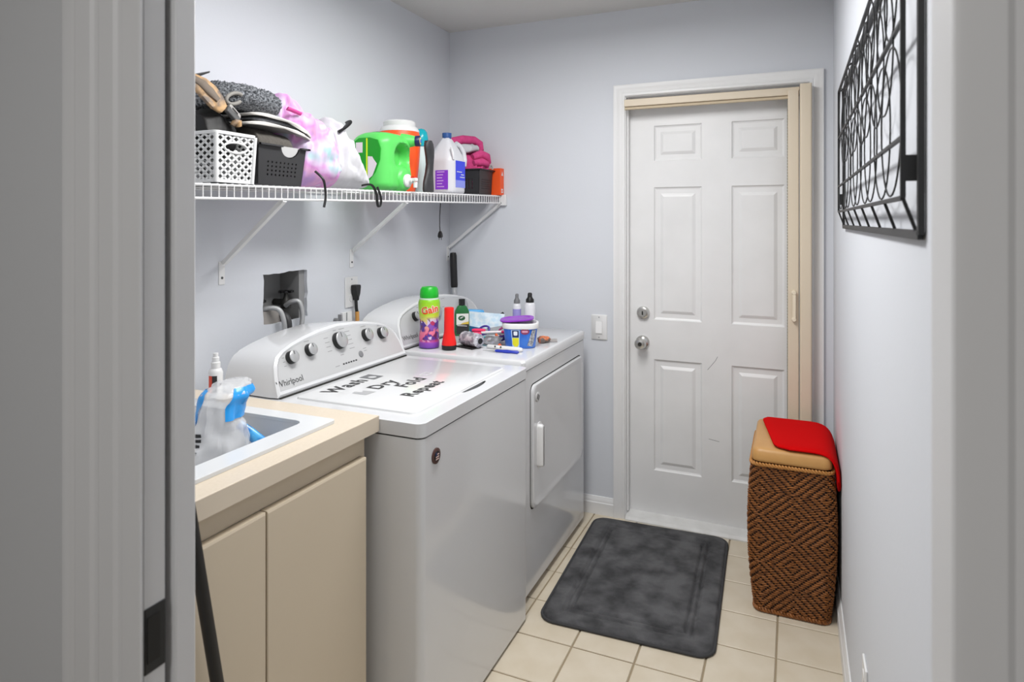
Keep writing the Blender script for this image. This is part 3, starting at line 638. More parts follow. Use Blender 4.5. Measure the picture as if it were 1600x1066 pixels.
# --- holes-and-walls bin builder (charcoal baskets)
M_char = mat('charcoal_plastic', '#2e2e30', .5)
def bin_basket(label, x0, x1, y0, y1, z0, h, nh, rowsn, notch, tap=.012, group=None):
    t = thing('storage_bin', label, 'basket', ((x0+x1)/2, (y0+y1)/2, z0))
    def hol(w, n, m, x_lo, x_hi):
        out = []
        for i in range(n):
            for j in range(m):
                c = (x_lo + (x_hi - x_lo)*(i + .5)/n, h*(.20 + .42*(j + .5)/m)); out.append([(c[0]-.0026, c[1]-.0026), (c[0]+.0026, c[1]-.0026), (c[0]+.0026, c[1]+.0026), (c[0]-.0026, c[1]+.0026)])
        return out
    L = y1 - y0; D = x1 - x0
    def top(Lw):
        if not notch: return [(0, 0), (Lw, 0), (Lw, h), (0, h)]
        P = [(0, 0), (Lw, 0), (Lw, h)]
        for i in range(13): P.append((Lw*(notch + .20*math.cos(PI*i/12)), h - .034*math.sin(PI*i/12)))
        return P + [(0, h)]
    mb = MB(); mb.plate(top(L), hol(L, nh, rowsn, L*.16, L*.86), lambda a, b, c: (x1 + tap*b/h + c, y0 + a + (2*a/L - 1)*tap*b/h*.8, z0 + b), 0, -.0025); mb.build('front_wall', M_char, t)
    mb = MB(); mb.plate([(0, 0), (L, 0), (L, h), (0, h)], [], lambda a, b, c: (x0 - tap*b/h + c, y0 + a + (2*a/L - 1)*tap*b/h*.8, z0 + b), 0, .0025); mb.build('back_wall', M_char, t)
    for yy, sg in ((y0, -1), (y1, 1)):
        mb = MB(); mb.plate([(0, 0), (D, 0), (D, h), (0, h)], hol(D, 8, rowsn, D*.15, D*.85), lambda a, b, c, yy=yy, sg=sg: (x0 + a + (2*a/D - 1)*tap*b/h, yy + sg*tap*.8*b/h + c*sg, z0 + b), 0, -.0025); mb.build('side_wall', M_char, t)
    MB().box(x0, x1, y0, y1, z0, z0 + .003).build('base', M_char, t)
    if notch:
        hp = [(L*(notch + .185*math.cos(PI*i/12)), h - .031*math.sin(PI*i/12)) for i in range(13)]
        mb = MB(); mb.plate(hp, [], lambda a, b, c: (x1 + tap*b/h + c, y0 + a + (2*a/L - 1)*tap*b/h*.8, z0 + b), -.004, -.006); mb.build('handle_flap', mat('flap_grey', '#b9b9b9', .6), t)
    e = tap
    # flared rim, open at the notch
    mb = MB(); ys = [y0 - e*.8 - .006, y0 - e*.8 + (L + 1.6*e)*(notch - .20) if notch else 0, y0 - e*.8 + (L + 1.6*e)*(notch + .20) if notch else 0, y1 + e*.8 + .008]
    sp = [(ys[0], ys[1]), (ys[2], ys[3])] if notch else [(ys[0], ys[3])]
    for a, b in sp: mb.box(x1 + e - .002, x1 + e + .009, a, b, z0 + h - .004, z0 + h + .001)
    mb.box(x0 - e - .008, x0 - e + .002, ys[0], ys[3], z0 + h - .004, z0 + h + .001)
    mb.box(x0 - e - .008, x1 + e + .009, y0 - e*.8 - .008, y0 - e*.8 + .002, z0 + h - .004, z0 + h + .001).box(x0 - e - .008, x1 + e + .009, y1 + e*.8 - .002, y1 + e*.8 + .010, z0 + h - .004, z0 + h + .001)
    mb.build('rim', M_char, t)
    return t
bin_basket('charcoal plastic bin with small holes, full of folded grey towels', -1.640, -1.412, 1.425, 1.604, zs(1.61) + .0025, .116, 8, 4, .66)
bin_basket('small charcoal bin under the pink towel at the far end of the shelf', -1.620, -1.425, 2.880, 3.022, zs(3.02) + .0025, .125, 8, 5, 0, .006)

# --- cloth: closed lumps swept along y
def lump(name, m, secs, label=None, cat=None, n=40, wr=(.006, 30, 1), fine=None, parent=None, steps=6, group=None, smooth=70):
    """secs: (y, x centre, half depth, z bottom, z top); wr = (amplitude, scale, seed)"""
    S_ = []
    for i in range(len(secs) - 1):
        for k in range(steps):
            t = k/steps; t2 = t*t*(3 - 2*t); S_.append([a + (b - a)*(t if q == 0 else t2) for q, (a, b) in enumerate(zip(secs[i], secs[i+1]))])
    S_.append(list(secs[-1])); rings = []
    for y, xc, hx, zb, zt in S_:
        r = []
        for k in range(n):
            a = 2*PI*k/n; ca, sa = math.cos(a), math.sin(a)
            e = .75
            p = Vector((xc + hx*math.copysign(abs(ca)**e, ca), y, (zb + zt)/2 + (zt - zb)/2*math.copysign(abs(sa)**e, sa)))
            d = nz(p, wr[1], wr[2])*wr[0] + nz((p[0]*1.0, p[1]*3.2, p[2]*.6), wr[1]*1.3, wr[2]+4)*wr[0]*.7
            if fine: d += nz(p, fine[1], 9)*fine[0]
            dv = Vector((ca, nz(p, wr[1], wr[2] + 2)*.6, sa))
            if sa < -.2: d *= .2
            r.append(p + dv*d)
        rings.append(r)
    mb = MB(); mb.loft(rings)
    o = mb.build(name, m, parent, smooth=smooth, org=(secs[len(secs)//2][1], secs[len(secs)//2][0], secs[len(secs)//2][3]))
    if cat: tag(o, label, cat, group)
    return o
def sheet(name, m, path, x0, x1, th, label=None, cat=None, parent=None, nx=10, wave=.004, seed=1, group=None):
    """strip of cloth: path in (y,z) with thickness, extruded over x0..x1"""
    P = [Vector((0, p[0], p[1])) for p in path]; N = len(P)
    rings = []
    for i in range(nx + 1):
        x = x0 + (x1 - x0)*i/nx; up = []; dn = []
        for j, p in enumerate(P):
            t = (P[min(j+1, N-1)] - P[max(j-1, 0)]).normalized(); nn = Vector((0, -t.z, t.y))
            off = nz((x, p.y, p.z), 16, seed)*wave
            up.append(Vector((x, p.y, p.z)) + nn*(th/2 + off)); dn.append(Vector((x, p.y, p.z)) + nn*(-th/2 + off))
        rings.append(up + dn[::-1])
    mb = MB(); mb.loft(rings); o = mb.build(name, m, parent, smooth=60, org=(x0, path[0][0], path[0][1]))
    md = o.modifiers.new('sub', 'SUBSURF'); md.levels = md.render_levels = 1
    if cat: tag(o, label, cat, group)
    return o
M_towel = mat('grey_towel', '#6f7073', .95, var=(130, '#4b4d52', .25), bump=(300, .8))
M_fluff = mat('fluffy_grey', '#8b8e93', .95, var=(170, '#34373c', .12), bump=(250, 1))
M_linen = mat('taupe_linen', '#5c5852', .95, var=(160, '#474440', .3), bump=(500, .6))
M_lgrey = mat('light_grey_cloth', '#c9c6c2', .9, bump=(220, .4))
lump('folded_cloth', M_linen, [(1.440, -1.53, .09, 1.56, 1.688), (1.450, -1.53, .102, 1.56, 1.706), (1.52, -1.526, .104, 1.56, 1.704), (1.582, -1.526, .102, 1.56, 1.698), (1.594, -1.526, .09, 1.56, 1.68)],
     'dark taupe folded linen filling the charcoal bin', 'cloth', wr=(.003, 25, 3))
t1 = thing('folded_towels', 'light grey towel folded in layers, drooping over the charcoal bin', 'towel', (-1.53, 1.50, 1.715))
sheet('lower_layer', M_lgrey, [(1.395, 1.706), (1.42, 1.712), (1.46, 1.716), (1.51, 1.714), (1.56, 1.709), (1.61, 1.706), (1.645, 1.695), (1.668, 1.684)], -1.63, -1.412, .008, parent=t1, seed=2)
sheet('middle_layer', M_towel, [(1.42, 1.722), (1.46, 1.726), (1.51, 1.724), (1.56, 1.719), (1.61, 1.716), (1.642, 1.706)], -1.64, -1.418, .011, parent=t1, seed=3)
sheet('upper_layer', M_lgrey, [(1.405, 1.733), (1.44, 1.737), (1.48, 1.738), (1.52, 1.735), (1.57, 1.731), (1.615, 1.724), (1.648, 1.708), (1.668, 1.690)], -1.63, -1.410, .008, parent=t1, seed=4)
lump('fluffy_towel', M_fluff, [(1.300, -1.545, .03, 1.742, 1.775), (1.315, -1.54, .07, 1.742, 1.800), (1.37, -1.535, .095, 1.743, 1.822), (1.44, -1.53, .10, 1.745, 1.826), (1.51, -1.53, .10, 1.742, 1.824), (1.548, -1.53, .09, 1.742, 1.812), (1.562, -1.53, .06, 1.745, 1.792)],
     'thick dark grey shaggy towel on top of the folded towels', 'towel', n=90, wr=(.004, 40, 2), fine=(.009, 210), steps=16, smooth=35)
# --- tan and black leather things on the white basket
M_tan = mat('tan_leather', '#c09a6c', .6, var=(38, '#6f6258', .12), bump=(80, .4))
M_blk = mat('black_leather', '#0e0d0d', .6)
lump('black_bag', M_blk, [(1.262, -1.55, .05, 1.62, 1.668), (1.275, -1.52, .085, 1.60, 1.715), (1.32, -1.52, .09, 1.60, 1.735), (1.37, -1.52, .085, 1.60, 1.715), (1.385, -1.52, .06, 1.62, 1.69)],
     'black leather bag stuffed in the white basket', 'bag', wr=(.008, 30, 6))
ts = thing('tan_strap', 'tan leather strap folded over the black bag in the white basket', 'strap', (-1.45, 1.28, 1.74))
def ribbon(pts, wd, hw, th, nm, m, par):
    W = Vector(wd).normalized(); P = [Vector(p) for p in pts]; rg = []
    for k, p in enumerate(P):
        t = (P[min(k+1, len(P)-1)] - P[max(k-1, 0)]).normalized(); n = t.cross(W).normalized(); h = hw[k] if isinstance(hw, (list, tuple)) else hw
        rg.append([p + W*(h*a) + n*(th*b) for a, b in ((-1, -.6), (-1, .2), (-.8, .9), (0, 1), (.8, .9), (1, .2), (1, -.6))])
    return MB().loft(rg).build(nm, m, par, smooth=50)
ribbon([(-1.470, 1.245, 1.806), (-1.455, 1.266, 1.792), (-1.442, 1.284, 1.770), (-1.434, 1.302, 1.748), (-1.430, 1.320, 1.730)], (0, .72, .69), [.020, .026, .030, .027, .016], .006, 'broad_strap', M_tan, ts)
ribbon([(-1.464, 1.245, 1.808), (-1.449, 1.266, 1.794), (-1.4355, 1.283, 1.772), (-1.4275, 1.300, 1.752)], (0, .72, .69), [.010, .012, .013, .008], .004, 'worn_band', mat('worn_brown', '#6e6257', .7, bump=(90, .5)), ts)
ribbon([(-1.440, 1.262, 1.760), (-1.432, 1.272, 1.748), (-1.427, 1.284, 1.732)], (0, .72, .69), [.006, .009, .006], .004, 'strap_keeper', M_tan, ts)
MB().tube([(-1.425, 1.345, 1.690), (-1.420, 1.352, 1.702), (-1.418, 1.358, 1.700), (-1.418, 1.362, 1.688)], [.006, .011, .012, .008], 10).build('strap_tip', M_tan, ts, smooth=60)
bu = thing('strap_buckle', 'grey watch-like buckle lying in front of the shaggy towel', 'buckle', (-1.43, 1.345, 1.725))
mb = MB(); c = Vector((-1.425, 1.350, 1.728)); u_ = Vector((0, .8, -.6)); v_ = Vector((-.3, .57, .76)).normalized(); n_ = u_.cross(v_).normalized()
mb.obox(c - v_*.012, u_*.026, v_*.012, n_*.006); mb.build('dark_band', M_dgrey, bu, bevel=.003)
mb = MB(); mb.plate(rrect(-.024, .024, -.008, .008, .006, 4), [rrect(-.013, .013, -.0035, .0035, .003, 3)], lambda a, b, q: c + u_*a + v_*b + n_*q, .006, -.008); mb.build('metal_frame', mat('pewter', '#b4b1ae', .35, metal=.6), bu, bevel=.001)
rg = MB(); pts = [Vector((-1.435, 1.362 + .028*math.cos(a), 1.768 + .015*math.sin(a) + .008*math.cos(a))) for a in [i*2*PI/28*.82 + .4 for i in range(29)]]
rg.tube(pts, .0055, 8); rg = rg.build('loop_handle', mat('pale_loop', '#85827d', .6), smooth=60, org=(-1.435, 1.36, 1.75)); tag(rg, 'pale curled loop handle in front of the shaggy towel', 'handle')
bl = MB(); bl.tube([(-1.52, 1.262, 1.815), (-1.515, 1.30, 1.826), (-1.51, 1.345, 1.846)], [.007, .008, .003], 8, flat=.4); bl = bl.build('grey_tool', M_dgrey, smooth=60, org=(-1.52, 1.30, 1.82)); tag(bl, 'slim dark tool handle sticking up beside the shaggy towel', 'tool')

# --- tulle, white cloth with black straps
def multi(name, cols_, scale, rough=.8):
    m = mat(name, cols_[0], rough, bump=(60, .3)); nt = m.node_tree; b = nt.nodes['Principled BSDF']
    tc = nt.nodes.new('ShaderNodeTexCoord'); n = nt.nodes.new('ShaderNodeTexNoise'); n.inputs['Scale'].default_value = scale; n.inputs['Detail'].default_value = 1.5
    r = nt.nodes.new('ShaderNodeValToRGB'); r.color_ramp.elements[0].position = .30; r.color_ramp.elements[0].color = lin(cols_[0]); r.color_ramp.elements[1].position = .72; r.color_ramp.elements[1].color = lin(cols_[-1])
    for i, c in enumerate(cols_[1:-1]):
        e = r.color_ramp.elements.new(.30 + .42*(i + 1)/(len(cols_) - 1)); e.color = lin(c)
    nt.links.new(tc.outputs['Object'], n.inputs['Vector']); nt.links.new(n.outputs['Fac'], r.inputs['Fac']); nt.links.new(r.outputs['Color'], b.inputs['Base Color'])
    return m
M_tulle = multi('pastel_tulle', ['#a9cfd2', '#d3c0dc', '#d08fcb', '#dda9d0', '#c49bd8', '#dcbccf'], 13)
tu = lump('pastel_tulle', M_tulle, [(1.555, -1.555, .04, 1.74, 1.80), (1.580, -1.55, .075, 1.70, 1.830), (1.62, -1.545, .095, 1.62, 1.838), (1.66, -1.535, .105, zs(1.66)+.004, 1.805), (1.72, -1.525, .112, zs(1.7)+.004, 1.775), (1.775, -1.52, .113, zs(1.79)+.004, 1.750), (1.805, -1.52, .10, zs(1.84)+.004, 1.700), (1.815, -1.52, .06, zs(1.86)+.004, 1.62)],
     'pink and lilac pastel tulle bundled between the charcoal bin and white cloth', 'fabric', n=80, wr=(.020, 17, 5), steps=10)
MB().tube([(-1.44, 1.575, 1.775), (-1.435, 1.60, 1.770), (-1.43, 1.625, 1.764)], .007, 8, flat=.5).build('pink_band', mat('hot_pink', '#d84f9b', .7), tu, smooth=60).location = Vector((0,0,0))
M_wcl = mat('white_cloth', '#cdcdd1', .85, bump=(90, .3))
wc = thing('white_cloth_bag', 'white cloth bag with black straps slumped beside the green jug', 'bag', (-1.53, 1.93, zs(1.93)))
lump('cloth_body', M_wcl, [(1.800, -1.54, .07, zs(1.98)+.004, 1.66), (1.820, -1.535, .10, zs(1.98)+.004, 1.755), (1.850, -1.53, .112, zs(1.98)+.004, 1.785), (1.885, -1.525, .115, zs(1.98)+.004, 1.725), (1.925, -1.525, .112, zs(1.98)+.004, 1.650), (1.962, -1.52, .108, zs(1.98)+.004, 1.600), (1.980, -1.52, .07, zs(1.98)+.004, 1.565)],
     n=70, wr=(.012, 24, 7), steps=8, parent=wc)
MB().tube(smooth_path([(-1.450, 1.832, 1.735), (-1.432, 1.848, 1.752), (-1.432, 1.868, 1.768), (-1.445, 1.880, 1.778)]), .012, 8, flat=.25).build('strap', M_black, wc, smooth=60)
MB().tube(smooth_path([(-1.405, 1.905, 1.552), (-1.385, 1.935, 1.555), (-1.378, 1.955, 1.525), (-1.378, 1.960, 1.495), (-1.378, 1.968, 1.478), (-1.378, 1.982, 1.485), (-1.38, 1.985, 1.515), (-1.395, 1.985, 1.55)]), .0055, 8, flat=.4).build('strap', M_black, wc, smooth=60)
MB().tube(smooth_path([(-1.40, 1.655, 1.585), (-1.375, 1.662, 1.560), (-1.374, 1.672, 1.530), (-1.374, 1.674, 1.50), (-1.374, 1.666, 1.47)]), .004, 8, flat=.5).build('strap_end', M_black, wc, smooth=60)

# --- green jug with tap
M_gr = mat('green_jug', '#55c85a', .38, var=(7, '#5fd062', .3)); M_grd = mat('green_label', '#0f9a1e', .45)
gz = zs(2.29) + .0025
gj = thing('detergent_jug', 'bright green detergent jug with a white tap and blue cap on the shelf', 'jug', (-1.515, 2.19, gz))
gx0, gx1, gy0, gy1, gh = -1.605, -1.428, 2.085, 2.292, .232
rings = []; NZ = 40
for i in range(NZ + 1):
    t = i/NZ; z = gz + gh*t
    q = .0
    if t < .12: q = .03*(1 - math.sqrt(1 - (1 - t/.12)**2))
    if t > .78: q = .055*(1 - math.sqrt(max(0, 1 - ((t - .78)/.22)**2)))
    P = rrect(gx0 + q, gx1 - q, gy0 + q, gy1 - q, .05, 12)
    ring = []
    # resample evenly
    L = [0]; PP = P + [P[0]]
    for a, b in zip(PP, PP[1:]): L.append(L[-1] + math.dist(a, b))
    for k in range(120):
        s_ = L[-1]*k/120; j = max(jj for jj in range(len(L)) if L[jj] <= s_ + 1e-9); j = min(j, len(P) - 1); f_ = (s_ - L[j])/max(1e-9, L[j+1] - L[j])
        x = PP[j][0] + (PP[j+1][0] - PP[j][0])*f_; y = PP[j][1] + (PP[j+1][1] - PP[j][1])*f_
        if x > (gx0 + gx1)/2:     # hand hollow on the aisle side
            e = ((y - 2.212)/.056)**2 + ((z - gz - .132)/.052)**2
            if e < 1.35: x -= .050*min(1, max(0, (1.35 - e)/.6))
            if z < gz + .10 and y > 2.12: x += .006*min(1, (gz + .10 - z)/.03)
        ring.append((x, y, z))
    rings.append(ring)
jb = MB(); jb.loft(rings); jb = jb.build('jug_body', M_gr, gj, smooth=60)
lb = MB(); D = [(-1.575 + .128*u, gz + .03 + .172*v) for u, v in [(0.05, .08), (.25, 0), (.55, .02), (.80, .22), (.95, .50), (.98, .75), (.88, .94), (.6, 1), (.2, 1), (.03, .92), (0, .5)]]
lb.plate(D, [], lambda a, b, c: (a, gy0 + c, b), .002, -.0022); lb = lb.build('label', M_grd, gj)
MB().box(-1.515, -1.509, gy0 - .003, gy0 - .0022, gz + .04, gz + .200).build('yellow_line', mat('lime_yellow', '#d9f21c', .5), lb)
MB().box(-1.563, -1.532, gy0 - .003, gy0 - .0022, gz + .145, gz + .185).build('white_patch', mat('label_white', '#e9dde6', .5), lb)
mb = MB(); mb.add([(x, gy0 - .003, z) for x, z in ((-1.507, gz + .04), (-1.485, gz + .055), (-1.465, gz + .10), (-1.480, gz + .118), (-1.486, gz + .128), (-1.507, gz + .130))], [(0,1,2,3,4,5)]); mb.build('white_print', mat('label_white', '#e9dde6', .5), lb)
MB().turn((-1.452, 2.205, gz + .046), (1, 0, 0), [(.058, 0), (.056, .018), (.046, .030), (.042, .038), (.034, .042)], 28).build('tap_boss', M_gr, gj, smooth=50)
tap = MB().turn((-1.412, 2.205, gz + .040), (1, 0, 0), [(.026, 0), (.026, .010), (.020, .016), (.012, .018), (.011, .03), (.0005, .031)], 22).build('tap', M_whitepl, gj, smooth=40)
MB().box(-1.396, -1.362, 2.197, 2.213, gz + .036, gz + .050).build('tap_lever', M_whitepl, tap, bevel=.003)
MB().cyl((-1.372, 2.208, gz + .034), (-1.372, 2.208, gz + .012), .009, .008, n=12).build('spout', M_whitepl, tap)
MB().box(-1.388, -1.372, 2.199, 2.211, gz + .050, gz + .056).build('red_stop', mat('red_plastic', '#e02818', .4), tap)
MB().turn((-1.470, 2.262, gz + .206), (1, .35, 0), [(.032, 0), (.028, .025), (.022, .050), (.020, .058)], 22).build('neck', M_gr, gj, smooth=50)
cp_ = MB().turn((-1.416, 2.281, gz + .206), (1, .35, 0), [(.022, 0), (.022, .016), (.020, .019), (.0005, .019)], 24).build('cap', mat('navy_cap', '#1b1d4e', .4), gj, smooth=40)
MB().turn((-1.3978, 2.2874, gz + .206), (1, .35, 0), [(.0145, 0), (.0145, .0012), (.0005, .0012)], 20).build('cap_ring', mat('cap_yellow', '#e8e08a', .5), cp_)
MB().turn((-1.3963, 2.2879, gz + .206), (1, .35, 0), [(.0085, 0), (.0085, .0012), (.0005, .0012)], 20).build('cap_centre', mat('cap_blue', '#2037c8', .4), cp_)

# --- orange cooler behind it
oz = zs(2.40) + .003
oc = thing('drink_cooler', 'orange round drink cooler with white lid behind the green jug', 'cooler', (-1.575, 2.405, oz))
MB().turn((-1.575, 2.405, oz), (0,0,1), [(.062, 0), (.068, .006), (.078, .06), (.086, .14), (.090, .20), (.089, .245), (.085, .262)], 36).build('body', mat('cooler_orange', '#ff5a1f', .42), oc, smooth=50)
MB().turn((-1.575, 2.405, oz + .262), (0,0,1), [(.086, 0), (.086, .006), (.078, .020), (.066, .026), (.064, .026)], 36).build('shoulder', M_whitepl, oc, smooth=40)
MB().turn((-1.575, 2.405, oz + .286), (0,0,1), [(.068, 0), (.070, .004), (.070, .018), (.064, .024), (.0005, .026)], 36).build('lid', M_whitepl, oc, smooth=40)
# --- teal bottle and black contoured tool between cooler and bleach
tb = thing('teal_bottle', 'slim bottle with a shiny teal cap between the cooler and the bleach jug', 'bottle', (-1.60, 2.625, zs(2.62) + .003))
z0 = zs(2.62) + .003
MB().turn((-1.60, 2.625, z0), (0,0,1), [(.026, 0), (.030, .006), (.030, .16), (.026, .20), (.024, .225)], 24).build('bottle_body', mat('pale_aqua', '#d7eceb', .4), tb, smooth=50)
MB().turn((-1.60, 2.625, z0 + .222), (0,0,1), [(.030, 0), (.033, .01), (.033, .04), (.028, .066), (.016, .080), (.0005, .084)], 24).build('cap', mat('teal_cap', '#19b6c6', .2), tb, smooth=50)
z0 = zs(2.48) + .003
bt = MB(); rings = []
for t, wdt, off in ((0, .036, 0), (.06, .040, 0), (.20, .036, 0), (.38, .024, .006), (.55, .020, .012), (.70, .028, .012), (.84, .034, .008), (.94, .030, .004), (1, .016, .0)):
    rings.append([(-1.458 + .016*math.cos(2*PI*k/20) , 2.452 + off + wdt*math.sin(2*PI*k/20), z0 + .225*t) for k in range(20)])
bt.loft(rings); bt = bt.build('contoured_tool', mat('tool_black', '#29292b', .5, var=(40, '#3f4043', .3)), smooth=60, org=(-1.458, 2.452, z0))
tag(bt, 'black contoured plastic tool standing beside the bleach jug', 'tool')

# --- bleach jug
jz = zs(2.69) + .003
bj = thing('bleach_jug', 'white bleach jug with blue cap and purple and blue labels', 'jug', (-1.50, 2.695, jz))
M_jug = mat('jug_white', '#dcdde2', .32)
rings = []
for i in range(37):
    t = i/36; z = jz + .262*t
    wx, wy = .071, .077
    if t < .05: f_ = 1 - .10*(1 - t/.05)**2
    elif t < .58: f_ = 1
    else: f_ = 1 - .76*((t - .58)/.42)**1.35
    wx *= f_; wy *= f_
    rings.append([(-1.501 + x, 2.694 + y, z) for x, y in rrect(-wx, wx, -wy, wy, min(wx, wy)*.62, 8)])
MB().loft(rings).build('jug_body', M_jug, bj, smooth=60)
MB().tube([(-1.470, 2.725, jz + .238), (-1.462, 2.752, jz + .228), (-1.452, 2.768, jz + .200), (-1.448, 2.772, jz + .165), (-1.452, 2.766, jz + .135)], [.013, .012, .0115, .012, .015], 14).build('handle', M_jug, bj, smooth=60)
MB().tube([(-1.448, 2.640, jz + .212), (-1.438, 2.637, jz + .185), (-1.434, 2.636, jz + .155)], [.005, .008, .005], 10).build('grip_rib', M_jug, bj, smooth=60)
MB().turn((-1.501, 2.694, jz + .258), (0,0,1), [(.020, 0), (.020, .006), (.022, .008), (.022, .028), (.0005, .029)], 24).build('cap', mat('bleach_blue', '#2a5596', .4), bj, smooth=40)
pl_ = MB(); pl_.box(-1.518, -1.452, 2.6158, 2.6166, jz + .018, jz + .106); pl_ = pl_.build('purple_label', mat('label_purple', '#8a3fd0', .5), bj)
mb = MB()
for i, (x0_, x1_) in enumerate(((-1.510, -1.470), (-1.510, -1.478), (-1.510, -1.482), (-1.510, -1.476), (-1.510, -1.482), (-1.510, -1.472))): mb.box(x0_, x1_, 2.6152, 2.6158, jz + .096 - i*.0135, jz + .100 - i*.0135)
mb.build('label_print', mat('print_lilac', '#d9b6f2', .5), pl_)['kind'] = 'stuff'
bl_ = MB().box(-1.4305, -1.4295, 2.650, 2.742, jz + .062, jz + .152).build('blue_label', mat('label_blue', '#3a48e6', .5), bj)
MB().box(-1.4305, -1.4293, 2.650, 2.742, jz + .028, jz + .062).build('pale_label', mat('label_pale_blue', '#8f9af0', .5), bj)
mb = MB()
for i, (a, b) in enumerate(((2.69, 2.735), (2.70, 2.73), (2.66, 2.71))): mb.box(-1.4295, -1.4290, a, b, jz + .075 + i*.012, jz + .079 + i*.012)
mb.build('label_print', M_jug, bl_)['kind'] = 'stuff'
# --- pink towel and bits in the small bin
M_pink = mat('pink_towel', '#dd4f8d', .9, var=(60, '#c83a78', .3), bump=(260, .6))
pt_ = thing('pink_towel', 'hot pink towel bunched in the small charcoal bin', 'towel', (-1.52, 2.95, 1.60))
lump('towel_heap', M_pink, [(2.888, -1.52, .05, 1.60, 1.69), (2.897, -1.52, .080, 1.58, 1.745), (2.94, -1.52, .088, 1.575, 1.770), (2.99, -1.515, .088, 1.575, 1.762), (3.018, -1.51, .07, 1.58, 1.72)], n=60, wr=(.018, 26, 8), parent=pt_, steps=8)
MB().tube([(-1.62, 2.84, 1.800), (-1.59, 2.89, 1.825), (-1.55, 2.95, 1.842), (-1.515, 3.005, 1.842), (-1.495, 3.03, 1.825), (-1.488, 3.03, 1.79)], [.016, .021, .022, .021, .020, .016], 14).build('towel_roll', M_pink, pt_, smooth=60)
MB().tube([(-1.47, 2.90, 1.745), (-1.445, 2.94, 1.762), (-1.435, 2.985, 1.752), (-1.44, 3.02, 1.725)], [.016, .022, .022, .015], 14).build('towel_fold', M_pink, pt_, smooth=60)
MB().tube([(-1.46, 2.89, 1.715), (-1.435, 2.93, 1.722), (-1.430, 2.97, 1.715), (-1.44, 3.015, 1.70)], [.014, .020, .018, .012], 14).build('towel_fold', M_pink, pt_, smooth=60)
lump('white_towel', M_wcl, [(2.87, -1.54, .03, 1.765, 1.79), (2.89, -1.53, .06, 1.765, 1.808), (2.965, -1.525, .06, 1.775, 1.815), (2.995, -1.52, .03, 1.775, 1.795)], 'small white cloth tucked under the pink towel roll', 'cloth', n=30, wr=(.006, 40, 3))
rg = MB(); rg.tube([(-1.405, 2.975 + .020*math.cos(a), 1.688 + .018*math.sin(a)) for a in [i*PI/12 for i in range(13)]], .0045, 8, flat=.5); rg = rg.build('strap_loop', mat('loop_grey', '#aaa9a8', .5), smooth=60, org=(-1.41, 2.975, 1.69)); tag(rg, 'grey strap loop hooked over the small charcoal bin', 'strap')
ob = thing('orange_box', 'orange cardboard box at the far end of the wire shelf', 'box', (-1.41, 3.058, zs(3.05) + .002))
z0 = zs(3.05) + .002
MB().box(-1.47, -1.382, 3.040, 3.084, z0, z0 + .138).build('carton', mat('box_orange', '#f4581d', .5), ob, bevel=.001)
mb = MB(); mb.add([(-1.3815, 3.052, z0 + .100), (-1.3815, 3.074, z0 + .100), (-1.3815, 3.063, z0 + .124)], [(0,1,2)]); mb.build('white_triangle', M_whitepl, ob)
mb = MB(); mb.plate([(3.052, z0 + .012), (3.072, z0 + .012), (3.072, z0 + .032), (3.052, z0 + .032)], [[(3.057, z0 + .017), (3.067, z0 + .017), (3.067, z0 + .027), (3.057, z0 + .027)]], lambda a, b, c: (-1.3815 + c, a, b), 0, -.0004); mb.build('white_square', M_whitepl, ob)
# hanging cord and plug
hc = thing('hanging_cord', 'thin black cord with plug hanging below the wire shelf', 'cord', (-1.55, 2.72, 1.35))
MB().tube([(-1.552, 2.725, zs(2.7) + .003), (-1.552, 2.722, 1.50), (-1.550, 2.712, 1.45), (-1.550, 2.712, 1.40), (-1.550, 2.716, 1.375)], .0022, 8).build('cord', M_black, hc, smooth=60)
MB().loft([[(-1.55 + a*s_, 2.717 + b*s_, z) for a, b in ((-1,-1),(1,-1),(1,1),(-1,1))] for s_, z in ((.004, 1.378), (.008, 1.366), (.009, 1.352), (.006, 1.346))]).build('plug', M_black, hc)
mb = MB(); mb.box(-1.557, -1.5555, 2.715, 2.719, 1.336, 1.347).box(-1.5445, -1.543, 2.715, 2.719, 1.336, 1.347); mb.build('prongs', M_dgrey, hc)

# ================================================================== THINGS ON THE DRYER
ZD = .9085
# scent-bead bottle
gb = thing('scent_booster_bottle', 'waisted laundry bead bottle with green cap and bright fruit label', 'bottle', (-1.374, 2.318, ZD))
gl = mat('bead_label', '#ffffff', .35); nt = gl.node_tree; bb = nt.nodes['Principled BSDF']
tc = nt.nodes.new('ShaderNodeTexCoord'); sp = nt.nodes.new('ShaderNodeSeparateXYZ'); mr = nt.nodes.new('ShaderNodeMapRange'); mr.inputs[1].default_value = 0; mr.inputs[2].default_value = .20
rp = nt.nodes.new('ShaderNodeValToRGB'); R_ = rp.color_ramp; R_.elements[0].position = 0; R_.elements[0].color = lin('#6a3fa8'); R_.elements[1].position = 1; R_.elements[1].color = lin('#7fc21e')
for p, c in ((.12, '#9a4fc0'), (.16, '#ef5f96'), (.38, '#f088a0'), (.55, '#ecd58a'), (.68, '#c9e23c'), (.85, '#a6d82a')): e = R_.elements.new(p); e.color = lin(c)
vo = nt.nodes.new('ShaderNodeTexVoronoi'); vo.inputs['Scale'].default_value = 55
vr = nt.nodes.new('ShaderNodeValToRGB'); vr.color_ramp.interpolation = 'CONSTANT'
E_ = vr.color_ramp.elements; E_[0].position = 0; E_[0].color = lin('#5a3a96'); E_[1].position = .3; E_[1].color = lin('#8a55b8')
for p, c in ((.5, '#c03a6a'), (.68, '#d9c8e6'), (.82, '#6d2f5e')): e = E_.new(p); e.color = lin(c)
sxyz = nt.nodes.new('ShaderNodeSeparateColor'); nt.links.new(vo.outputs['Color'], sxyz.inputs[0]); nt.links.new(sxyz.outputs[0], vr.inputs['Fac'])
